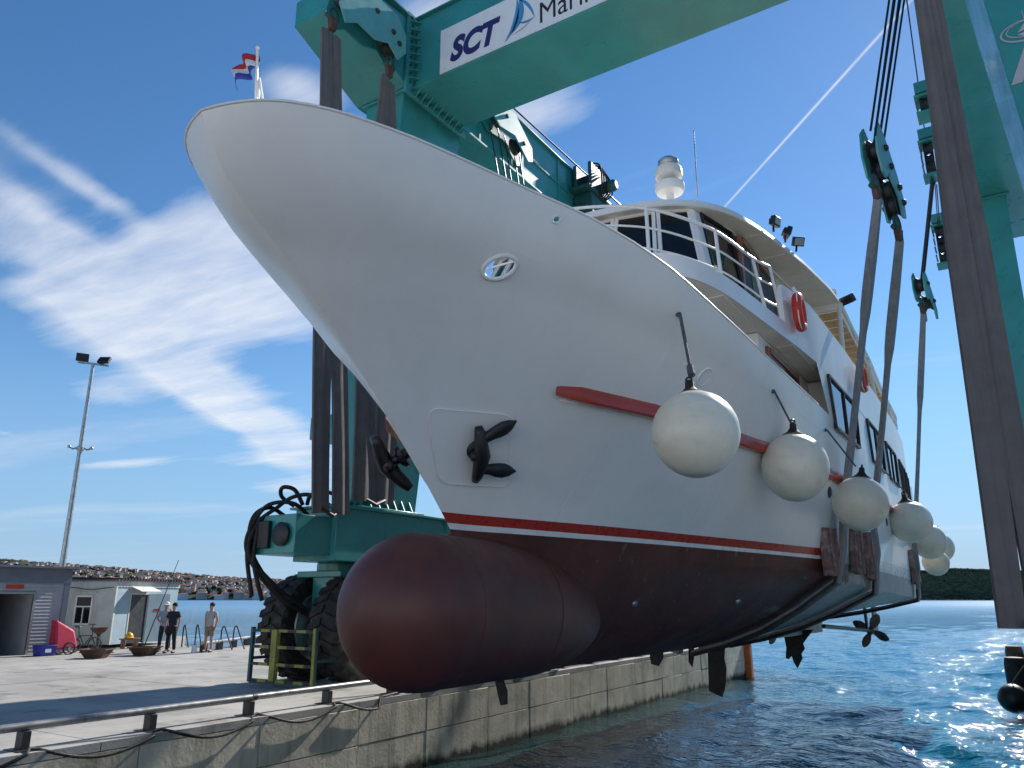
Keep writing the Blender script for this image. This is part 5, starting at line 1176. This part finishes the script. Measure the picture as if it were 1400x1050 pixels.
# torn rubber flaps hanging under the hull from the slings on the far side
def flap(pts,lab,y,th=.05):
    t=thing('rubber_flap',(pts[0][0],y,pts[0][1]),lab,'rubber flap','torn rubber flaps under the ship')
    MB().prism([(x,y,z) for x,z in pts],(0,th,0)).build('sheet',M_rubber,t,bevel=.008,fix=True)
    m=MB(); x0,z0=pts[0]; m.tube([(x0,y+th/2,z0),(x0+.1,y+th/2,z0+.35)],.02,6); m.build('tie',M_rope,t)
flap([(-7.03,2.50),(-6.69,2.50),(-6.70,2.21),(-6.81,2.04),(-6.98,2.08)],'short torn black rubber flap hanging under the keel, nearest the bow',16.5)
flap([(-6.66,2.50),(-6.53,2.50),(-6.56,2.12),(-6.61,1.93),(-6.69,2.04)],'narrow torn black rubber strip hanging under the keel',18.0)
flap([(-6.72,2.50),(-6.27,2.50),(-6.33,2.04),(-6.30,1.80),(-6.33,1.54),(-6.37,1.35),(-6.45,1.15),(-6.77,1.27)],'longest torn black rubber flap, hanging in front of the end of the quay wall',19.5)
flap([(-6.50,2.48),(-5.57,2.52),(-5.80,2.25),(-5.92,2.1),(-5.88,1.95),(-6.0,1.80),(-5.98,1.66),(-6.16,1.36),(-6.26,1.55),(-6.3,1.72),(-6.4,1.62),(-6.49,1.65),(-6.44,1.97)],'ragged wide black rubber flap hanging below the skeg over the water',26)
flap([(-6.06,2.50),(-5.95,2.50),(-5.85,2.28),(-5.85,2.12),(-5.94,2.10)],'small pointed black rubber strip hanging under the red bulb',9.0)
# idle slings hanging from the girder noses
def idle(lab,top,bot,wt,wb,seed,n=24,wd0=(0,1,0),wd1=(0,1,0),fold=.05,split=.12,ramp=(0,.45)):
    t=thing('idle_sling',bot,lab,'sling','idle slings hanging from the girders')
    top,bot=Vector(top),Vector(bot); r=np.random.RandomState(seed)
    for h in (-1,1):
        P=[];ws=[];wds=[];fo=[]
        for i in range(n+1):
            f=i/n; p=top.lerp(bot,f); sp=Vector(wd0).lerp(Vector(wd1),f).normalized(); w=wt+(wb-wt)*max(0,min(1,(f-ramp[0])/(ramp[1]-ramp[0])))
            p=p+sp*(h*w*(.285))+Vector((.05*h*math.sin(f*5+seed),0,0)); P.append(p); ws.append(w*.535*(1+.05*math.sin(f*9+h+seed))); wds.append(tuple(sp)); fo.append(fold*(1.6-f)+.015*math.sin(f*11+seed))
        ribbon('webbing',P,ws,.06,M_web,t,wds,fo,seed+h,9)
    # turned-back end loop
    MB().tube([bot+Vector((0,-wb*.3,.1)),bot+Vector((.08,0,-.05)),bot+Vector((0,wb*.3,.1))],.05,8).build('end_seam',M_dark,t,smooth=True)
    return t
idle('bundled grey sling hanging behind the bow, left of its pair',(X(-1,6.3),10.98,16.85),(-13.1,12.75,5.32),.55,.95,3)
idle('bundled grey sling hanging behind the bow, right of its pair',(X(-1,6.3),13.06,16.85),(-13.15,14.2,5.72),.55,1.35,5)
idle('broad grey sling hanging close by down the right edge of the scene',(.16,12.1,17.1),(.03,12.1,3.08),.30,.66,8,wd0=(.85,.53,0),wd1=(.85,.53,0),fold=.05,ramp=(.22,.62))
for c,yy in ((X(-1,6.3),10.98),(X(-1,6.3),13.06)): pass

# ------------------------------------------------------------------ quay furniture: sheds, mast, people, small things
M_slat=mat('grey_cladding',(.36,.37,.39),.55,var=.08,vscale=.8,dirt=(.22,.22,.22),damt=.3,dscale=1.2)
M_fascia=mat('slate_fascia',(.13,.15,.19),.5,var=.1)
M_cabin=mat('old_white_cabin',(.55,.58,.54),.6,var=.1,vscale=1.5,dirt=(.33,.34,.30),damt=.4,dscale=1.3,streak=(.30,.31,.28),samt=.45,sscale=(5,5,.4))
M_cabinb=mat('pale_blue_cabin',(.34,.44,.50),.55,var=.1,vscale=1.5,dirt=(.22,.28,.30),damt=.4)
M_curtain=mat('curtain',(.5,.42,.36),.9)
# --- clad workshop
xs=-30.3
sh=thing('workshop_shed',(xs,12,1.5),'grey shed clad in horizontal boards with an open dark doorway','shed','sheds on the quay')
mb=MB(); mb.bb((xs-6,6,1.5),(xs-.06,13.55,4.55)); mb.bb((xs-6,15.05,1.5),(xs-.06,16.25,4.55)); mb.bb((xs-6,13.55,3.62),(xs-.06,15.05,4.55)); mb.build('wall',M_slat,sh)
mb=MB(); z=1.52
while z<3.98:
    segs=((6,13.50),(15.10,16.25)) if z<3.62 else ((6,16.25),)
    for a,b in segs: mb.add([(xs-.06,a,z),(xs-.06,b,z),(xs+.02,b,z),(xs+.02,a,z),(xs-.06,a,z+.118),(xs-.06,b,z+.118),(xs-.005,b,z+.118),(xs-.005,a,z+.118)],[(3,2,1,0),(4,5,6,7),(0,1,5,4),(1,2,6,5),(2,3,7,6),(3,0,4,7)])
    z+=.122
c=mb.build('cladding',M_slat,sh); c['kind']='stuff'
mb=MB(); mb.bb((xs-6.1,5.9,3.99),(xs+.06,16.32,4.52)); mb.build('fascia',M_fascia,sh)
mb=MB(); mb.prism([(xs+.35,5.8,4.52),(xs+.35,16.75,4.52),(xs-6.2,16.75,4.62),(xs-6.2,5.8,4.62)],(0,0,.07)); mb.build('roof',M_fascia,sh)
mb=MB(); mb.bb((xs-.02,16.10,1.5),(xs+.05,16.30,3.99)); mb.build('corner_trim',M_fascia,sh)
mb=MB(); mb.bb((xs-.1,13.46,1.5),(xs+.04,13.55,3.66)); mb.bb((xs-.1,15.05,1.5),(xs+.04,15.14,3.66)); mb.bb((xs-.1,13.55,3.60),(xs+.04,15.05,3.68)); df=mb.build('door_frame',M_steel,sh)
MB().bb((xs-3,13.55,1.5),(xs-2.9,15.05,3.6)).build('door_opening',M_dark,df)
mb=MB(); mb.bb((xs-.9,13.56,1.52),(xs-.02,13.62,3.58)); mb.build('door_leaf',M_slat,df)
MB().bb((xs+.025,14.05,3.78),(xs+.04,14.65,3.92)).build('door_sign',M_red,sh)
# --- portable cabin turned at an angle
T=Matrix.Translation((-31.2,18.7,1.5))@Matrix.Rotation(math.atan2(.94,-.35),4,'Z')   # local +x along the door wall, +y into the cabin
cbn=thing('site_cabin',(-31.2,18.7,1.5),'weathered white and pale blue cabin with a small window and an open door','cabin','sheds on the quay')
L_,D_,H_=4.1,2.9,2.62
mb=MB(); mb.bb((0,.04,.15),(L_,D_,H_),0,T); mb.build('wall',M_cabin,cbn)
mb=MB(); mb.bb((0,0,.15),(.95,.05,H_),0,T); mb.bb((2.05,0,.15),(L_,.05,H_),0,T); mb.bb((.95,0,2.12),(2.05,.05,H_),0,T); mb.build('door_wall',M_cabinb,cbn)
mb=MB(); mb.bb((-.03,-.03,.15),(.06,.08,H_),0,T); mb.bb((-.03,D_-.05,.15),(.05,D_+.03,H_),0,T); mb.bb((-.04,-.04,H_-.22),(L_+.04,D_+.04,H_),0,T); mb.build('frame',M_cabin,cbn)
mb=MB(); mb.bb((-.1,-.15,H_),(L_+.1,D_+.1,H_+.07),0,T); rf_=mb.build('roof',M_fascia,cbn)
for k in range(22): MB().tube([T@Vector((.1+k*.19,-.2,H_+.09)),T@Vector((.1+k*.19,D_+.1,H_+.16))],.05,6).build('corrugation',M_rust,rf_)
mb=MB(); mb.bb((.9,-.02,.1),(.96,.08,2.15),0,T); mb.bb((2.04,-.02,.1),(2.1,.08,2.15),0,T); mb.bb((.96,-.02,2.1),(2.04,.08,2.18),0,T); d_=mb.build('door_frame',M_cabin,cbn)
MB().bb((.96,.03,.15),(2.04,.06,2.1),0,T).build('door_opening',M_dark,d_)
T2=T@Matrix.Translation((2.06,-.02,.15))@Matrix.Rotation(R(-18),4,'Z'); MB().bb((0,-.02,0),(1.05,.03,1.98),0,T2).build('door_leaf',M_cabinb,d_)
MB().bb((.3,-.03,1.25),(.62,-.022,1.36),0,T2).build('door_sign',M_red,d_)
mb=MB(); mb.prism([T@Vector((.85,0,2.42)),T@Vector((2.15,0,2.42)),T@Vector((2.15,-.55,2.22)),T@Vector((.85,-.55,2.22))],(0,0,.03)); mb.build('door_canopy',M_cream,cbn)
# window in the left face (local x=0 plane, facing -x)
def wbar(a,b,m=M_cabin,nm='window_frame',par=None): return MB().bb(a,b,0,T).build(nm,m,par or cbn)
wf=MB()
for a,b in (((-.05,1.0,.95),(0,1.07,2.05)),((-.05,1.75,.95),(0,1.82,2.05)),((-.05,1.0,.9),(0,1.82,.97)),((-.05,1.0,2.0),(0,1.82,2.07)),((-.05,1.07,1.6),(0,1.75,1.65)),((-.05,1.39,.97),(0,1.43,1.6))): wf.bb(a,b,0,T)
w_=wf.build('window',M_sign,cbn); MB().bb((-.02,1.07,.97),(-.012,1.75,2.0),0,T).build('window_glass',M_glass,w_)
MB().bb((-.018,1.10,1.0),(-.012,1.36,1.6),0,T).build('curtain',M_curtain,w_)
MB().bb((-.06,.9,2.16),(-.0,1.95,2.22),0,T).build('lintel',M_cabin,cbn)
MB().tube(spline([T@Vector((-.03,2.7,2.2)),T@Vector((-.03,2.2,2.38)),T@Vector((-.03,1.2,2.3)),T@Vector((-.03,.1,2.4))]),.014,5).build('cable',M_dark,cbn)
# --- floodlight mast
px_,py_=-40.75,21.4
ms=thing('light_mast',(px_,py_,1.5),'tall grey light mast with two floodlights behind the sheds','light mast')
MB().tube([(px_,py_,1.3),(px_,py_,15.7)],[.17,.085],14).build('pole',M_steel,ms,smooth=True)
M_=Matrix.Translation((px_,py_,15.75))@Matrix.Rotation(R(62),4,'Z')
mb=MB(); mb.box((0,0,0),(1.5,.09,.09),0,M_); arm=mb.build('cross_arm',M_steel,ms)
for k,(dx,tl) in enumerate(((-.55,-12),(.5,38))):
    Q=M_@Matrix.Translation((dx,0,.28))@Matrix.Rotation(R(180 if k==0 else 150),4,'Z')@Matrix.Rotation(R(tl),4,'X'); mb=MB(); mb.box((0,0,0),(.62,.16,.44),0,Q); mb.box((0,-.1,0),(.4,.08,.3),0,Q); mb.box((0,0,-.27),(.3,.05,.14),0,Q); f_=mb.build('floodlight',M_dark,ms,bevel=.02); MB().box((0,.085,0),(.54,.01,.36),0,Q).build('lamp_glass',M_glass,f_)
mb=MB(); mb.lathe([(.13,10.95),(.18,11.0),(.18,11.15),(.13,11.2)],14,0,Matrix.Translation((px_,py_,0)))
for sd in (-1,1): mb.tube(spline([M_@Vector((sd*.15,0,-4.65)),M_@Vector((sd*.35,0,-4.72)),M_@Vector((sd*.5,0,-4.6))],4),.05,6); mb.sphere(M_@Vector((sd*.52,0,-4.62)),.09,10,6)
mb.build('lamp_bracket',M_steel,ms,smooth=True)
# --- people: one skinned body each, clothes as separate garments
M_skin=mat('skin',(.42,.22,.14),.6,var=.05)
def skin_mesh(name,J,E,m,parent,sub=2,root=None):
    names=list(J); me=bpy.data.meshes.new(name); me.from_pydata([J[n][0] for n in names],[(names.index(a),names.index(b)) for a,b in E],[]); me.materials.append(m)
    o=bpy.data.objects.new(name,me); COL.objects.link(o); o.parent=parent
    md=o.modifiers.new('k','SKIN'); md.use_smooth_shade=True
    for i,n in enumerate(names):
        r_=J[n][1]; v=me.skin_vertices[0].data[i]; v.radius=r_ if isinstance(r_,tuple) else (r_,r_); v.use_root=(n==(root or names[0]))
    s=o.modifiers.new('u','SUBSURF'); s.levels=sub; s.render_levels=sub; return o
def person(lab,loc,rz,top,legc,shorts,hair,cap,arms,lean=0,legs=((.10,.0,0),(-.10,.0,0)),shoe=M_dark):
    t=thing('person',(0,0,0),lab,'person','people on the quay')
    (lx,ly,_),(qx,qy,_)=legs
    J={'pelvis':((0,0,.93),(.15,.10)),'waist':((0,.01,1.10),(.135,.095)),'chest':((0,.0,1.33),(.165,.11)),'neck0':((0,.0,1.48),(.08,.07)),'neck':((0,.01,1.54),.055),'jaw':((0,.03,1.60),(.065,.075)),'head':((0,.015,1.68),(.078,.095)),'crown':((0,.0,1.75),(.06,.07)),
       'hipL':((.09,0,.88),.095),'kneeL':((lx,ly*.5+.02,.49),.062),'ankL':((lx*1.05,ly,.10),.042),'toeL':((lx*1.25,ly+.17,.035),.035),
       'hipR':((-.09,0,.88),.095),'kneeR':((qx,qy*.5+.02,.49),.062),'ankR':((qx*1.05,qy,.10),.042),'toeR':((qx*1.25,qy+.17,.035),.035)}
    E_=[('pelvis','waist'),('waist','chest'),('chest','neck0'),('neck0','neck'),('neck','jaw'),('jaw','head'),('head','crown'),('pelvis','hipL'),('hipL','kneeL'),('kneeL','ankL'),('ankL','toeL'),('pelvis','hipR'),('hipR','kneeR'),('kneeR','ankR'),('ankR','toeR')]
    for s_,k in (('L',0),('R',1)):
        sx=1 if s_=='L' else -1; e,h=arms[k]; J['sh'+s_]=((sx*.19,0,1.42),.062); J['el'+s_]=(e,.042); J['wr'+s_]=(h,.03); hd=(Vector(h)-Vector(e)).normalized(); J['pa'+s_]=(tuple(Vector(h)+hd*.08),(.038,.022)); J['fi'+s_]=(tuple(Vector(h)+hd*.16),(.028,.014)); J['th'+s_]=(tuple(Vector(h)+hd*.09+Vector((-.02*sx,.05,0))),.012)
        E_+=[('chest','sh'+s_),('sh'+s_,'el'+s_),('el'+s_,'wr'+s_),('wr'+s_,'pa'+s_),('pa'+s_,'fi'+s_),('wr'+s_,'th'+s_)]
    body=skin_mesh('body',J,E_,M_skin,t)
    g=lambda p,q,f:tuple(Vector(p).lerp(Vector(q),f))
    S={'waist':((0,.01,.82),(.182,.14)),'mid':((0,.01,1.12),(.162,.12)),'chest':((0,0,1.34),(.185,.132)),'col':((0,0,1.47),(.10,.09))}
    e2=[('waist','mid'),('mid','chest'),('chest','col')]
    for s_,k in (('L',0),('R',1)):
        sx=1 if s_=='L' else -1; S['s'+s_]=((sx*.19,0,1.42),.078); S['c'+s_]=(g((sx*.19,0,1.42),arms[k][0],.75),.066); e2+=[('chest','s'+s_),('s'+s_,'c'+s_)]
    skin_mesh('shirt',S,e2,top,t)
    T_={'w':((0,0,1.02),(.165,.12)),'p':((0,0,.90),(.16,.125))}; e3=[('w','p')]
    for s_,(x,y) in (('L',(lx,ly)),('R',(qx,qy))):
        sx=1 if s_=='L' else -1; T_['h'+s_]=((sx*.09,0,.84),.112); kn=(x,y*.5+.02,.49); e3+=[('p','h'+s_)]
        if shorts: T_['k'+s_]=(g((sx*.09,0,.84),kn,.85),.10); e3+=[('h'+s_,'k'+s_)]
        else:
            T_['k'+s_]=(kn,.078); T_['a'+s_]=((x*1.05,y,.10),.062); e3+=[('h'+s_,'k'+s_),('k'+s_,'a'+s_)]
    skin_mesh('shorts' if shorts else 'trousers',T_,e3,legc,t)
    for x,y in ((lx,ly),(qx,qy)):
        mb=MB(); mb.sphere((x*1.15,y+.07,.045),.06,12,8,0,(.85,2.1,.75)); mb.build('shoe',shoe,t,smooth='all')
    hm=MB(); hm.sphere((0,-.01,1.715),.098,16,10,0,(.92,1.08,.95)); hm.build('hair',hair,t,smooth='all')
    if cap is not None:
        cm=MB(); cm.lathe([(.108,1.71),(.108,1.75),(.09,1.80),(.05,1.825),(.005,1.83)],18,0); cm.add([(-.07,.09,1.715),(.07,.09,1.715),(.05,.20,1.70),(-.05,.20,1.70),(-.07,.09,1.73),(.07,.09,1.73),(.05,.20,1.712),(-.05,.20,1.712)],[(3,2,1,0),(4,5,6,7),(0,1,5,4),(1,2,6,5),(2,3,7,6),(3,0,4,7)]); cm.build('cap',cap,t,smooth=True)
    fm_=MB(); fm_.sphere((0,.105,1.655),.02,8,6,0,(.8,1,1.4)); fm_.build('nose',M_skin,t,smooth='all')
    ey=MB()
    for sx in (-1,1): ey.sphere((sx*.032,.098,1.69),.011,8,6)
    ey.build('eyes',M_dark,t,smooth='all')
    t.location=loc; t.rotation_euler=(0,0,rz); return t
cl=lambda n,c:mat(n,c,.9,var=.12,vscale=8)
M_hair=cl('dark_hair',(.02,.014,.01))
person('person in a dark T-shirt and black trousers seen from behind, beside the cabin',(-26.8,18.45,1.5),R(200),cl('navy_shirt',(.014,.018,.032)),cl('black_trousers',(.012,.013,.017)),False,M_hair,None,
    [((.27,.02,1.16),(.24,.10,.93)),((-.28,.0,1.16),(-.27,.05,.92))],legs=((.12,.04,0),(-.11,-.06,0)))
person('person in a pale blue shirt and white cap holding up a long pole',(-27.75,18.75,1.5),R(230),cl('pale_blue_shirt',(.26,.33,.42)),cl('dark_trousers',(.016,.018,.026)),False,M_hair,cl('white_cap',(.75,.75,.75)),
    [((.28,.08,1.22),(.16,.26,1.10)),((-.33,.10,1.30),(-.22,.32,1.48))],legs=((.10,.10,0),(-.20,-.10,0)))
person('person in a grey T-shirt and khaki shorts standing alone on the quay',(-25.95,19.45,1.5),R(195),cl('grey_shirt',(.36,.36,.37)),cl('khaki_shorts',(.22,.18,.135)),True,cl('brown_hair',(.03,.017,.012)),None,
    [((.26,-.04,1.17),(.23,-.02,.92)),((-.26,-.04,1.17),(-.22,-.02,.92))],legs=((.10,.05,0),(-.10,-.04,0)))
pole=thing('long_pole',(-27.85,18.4,1.6),'long thin dark pole held upright by the person in the white cap','pole')
MB().tube([(-28.15,18.25,1.65),(-27.70,19.0,4.9)],[.022,.012],8).build('shaft',M_dark,pole,smooth=True)
# --- rusty keel troughs standing on the deck
def trough(c,rz,lab):
    t=thing('steel_trough',(0,0,0),lab,'steel trough','rusty troughs on the deck'); m=MB()
    def ring(w,d,z): return [(-w,-d,z),(w,-d,z),(w,d,z),(-w,d,z)]
    m.grid([ring(.27,.22,.0),ring(.42,.36,.26),ring(.47,.40,.26),ring(.47,.40,.30),ring(.39,.33,.30),ring(.24,.19,.05)],0,False,True); m.add(ring(.24,.19,.05),[(0,1,2,3)]); m.add(ring(.27,.22,0),[(3,2,1,0)]); m.build('body',M_rust,t,bevel=.01)
    for sx in (-1,1): MB().tube([(sx*.43,-.1,.2),(sx*.52,-.1,.18),(sx*.52,.1,.18),(sx*.43,.1,.2)],.018,6).build('handle',M_rust,t,smooth=True)
    t.location=c; t.rotation_euler=(0,0,rz)
trough((-26.7,15.6,1.5),R(35),'rusty steel trough lying on the deck, nearer the grey shed')
trough((-26.5,17.25,1.5),R(30),'rusty steel trough lying on the deck, nearer the two workers')
# --- red covered cart, folding bicycle, blue crate, stool, bench with a helmet
M_rcover=mat('crimson_cover',(.50,.02,.065),.6,var=.12,vscale=4); M_blue=mat('blue_plastic',(.02,.035,.30),.45)
t=thing('covered_cart',(-29.5,15.95,1.5),'two-wheeled cart under a crimson cover beside the grey shed','cart')
m=MB(); m.hexa([(-29.75,15.55,1.68),(-29.2,15.55,1.68),(-29.2,16.35,1.72),(-29.75,16.35,1.72),(-29.72,15.50,2.72),(-29.35,15.50,2.72),(-29.3,16.20,2.32),(-29.7,16.22,2.36)]); m.build('cover',M_rcover,t,bevel=.07,bseg=3,fix=True)
for x in (-29.15,-29.8):
    m=MB(); m.tube([(x,16.0+.2*math.cos(a),1.71+.2*math.sin(a)) for a in np.linspace(0,2*PI,24,endpoint=False)],.03,8,closed=True); w_=m.build('wheel',M_rubber,t,smooth='all')
    m=MB(); m.lathe([(.06,-.03),(.06,.03)],10,0,Matrix.Translation((x,16.0,1.71))@Matrix.Rotation(R(90),4,'Y'))
    for k in range(6): a=k*PI/3; m.tube([(x,16.0,1.71),(x,16.0+.19*math.cos(a),1.71+.19*math.sin(a))],.008,4)
    m.build('spokes',M_steel,w_)
t=thing('plastic_crate',(-29.3,15.2,1.5),'blue plastic crate on the deck at the shed wall','crate')
m=MB(); m.grid([[(-29.55,14.98,1.5),(-29.05,14.98,1.5),(-29.05,15.45,1.5),(-29.55,15.45,1.5)],[(-29.6,14.93,1.86),(-29.0,14.93,1.86),(-29.0,15.5,1.86),(-29.6,15.5,1.86)],[(-29.55,14.98,1.86),(-29.05,14.98,1.86),(-29.05,15.45,1.86),(-29.55,15.45,1.86)],[(-29.52,15.02,1.56),(-29.08,15.02,1.56),(-29.08,15.42,1.56),(-29.52,15.42,1.56)]],0,False,True); m.add([(-29.52,15.02,1.56),(-29.08,15.02,1.56),(-29.08,15.42,1.56),(-29.52,15.42,1.56)],[(0,1,2,3)]); m.build('body',M_blue,t,bevel=.012)
MB().bb((-29.03,15.1,1.62),(-29.005,15.3,1.74)).build('tag',M_sign,t)
t=thing('bicycle',(-30.0,16.9,1.5),'small dark folding bicycle leaning between the shed and the cabin','bicycle')
for y in (16.55,17.35):
    m=MB(); m.tube([(-29.9,y+.25*math.cos(a),1.77+.25*math.sin(a)) for a in np.linspace(0,2*PI,28,endpoint=False)],.025,8,closed=True); w_=m.build('wheel',M_rubber,t,smooth='all')
    m=MB()
    for k in range(8): a=k*PI/4; m.tube([(-29.9,y,1.77),(-29.9,y+.24*math.cos(a),1.77+.24*math.sin(a))],.006,4)
    m.build('spokes',M_steel,w_)
m=MB(); m.tube([(-29.9,16.55,1.77),(-29.9,16.75,2.1),(-29.9,17.2,2.1),(-29.9,17.35,1.77)],.025,8); m.tube([(-29.9,16.95,1.75),(-29.9,16.75,2.1)],.022,8); m.tube([(-29.9,16.55,1.77),(-29.9,16.95,1.75),(-29.9,17.2,2.1)],.02,8); m.build('frame',M_dark,t,smooth=True)
m=MB(); m.tube([(-29.9,16.72,2.05),(-29.9,16.66,2.4)],.018,6); m.sphere((-29.9,16.64,2.43),.09,10,6,0,(.7,1.5,.4)); m.build('saddle',M_dark,t,smooth=True)
m=MB(); m.tube([(-29.9,17.22,2.05),(-29.9,17.18,2.5)],.02,6); m.tube([(-30.15,17.15,2.5),(-29.65,17.15,2.5)],.016,6); m.build('handlebar',M_dark,t,smooth=True)
t=thing('bar_stool',(-30.4,17.75,1.5),'dark pedestal stool standing in front of the white cabin wall','stool')
m=MB(); m.lathe([(.26,0),(.26,.03),(.06,.06),(.05,.55),(.09,.62)],16,0,Matrix.Translation((-30.4,17.75,1.5))); m.build('pedestal',M_dark,t,smooth=True)
m=MB(); m.lathe([(.05,.6),(.2,.68),(.32,.82),(.33,.86),(.28,.84),(.02,.74)],18,0,Matrix.Translation((-30.4,17.75,1.5))); m.build('seat',M_rust,t,smooth=True)
t=thing('low_bench',(-30.75,19.2,1.5),'low wooden bench by the cabin door carrying a yellow helmet','bench')
m=MB(); m.box((-30.7,19.25,1.87),(.32,.75,.05)); m.build('seat',M_wood,t,bevel=.01)
for y in (18.98,19.52): MB().box((-30.7,y,1.68),(.26,.06,.34)).build('leg',M_wood,t)
t=thing('safety_helmet',(-30.7,19.2,1.9),'yellow safety helmet lying on the low bench','helmet')
M_yel=mat('yellow_plastic',(.75,.42,.02),.35)
m=MB(); m.lathe([(.19,1.9),(.20,1.92),(.16,1.94),(.15,2.0),(.11,2.08),(.04,2.115),(.005,2.12)],18,0,Matrix.Translation((-30.68,19.2,0))); m.build('shell',M_yel,t,smooth=True)
m=MB(); m.tube([(-30.68,19.35,1.99),(-30.68,19.30,2.07),(-30.68,19.2,2.13),(-30.68,19.1,2.07),(-30.68,19.05,1.99)],.014,6); m.build('ridge',M_yel,t,smooth=True)
t=thing('bollard_cap',(-26.2,18.95,1.5),'short white post on the quay at the near end of the low pipe rail','post')
MB().lathe([(.10,1.5),(.09,1.72),(.06,1.76),(.01,1.77)],14,0,Matrix.Translation((-26.15,19.0,0))).build('post',M_sign,t,smooth=True)
t['category']='post'
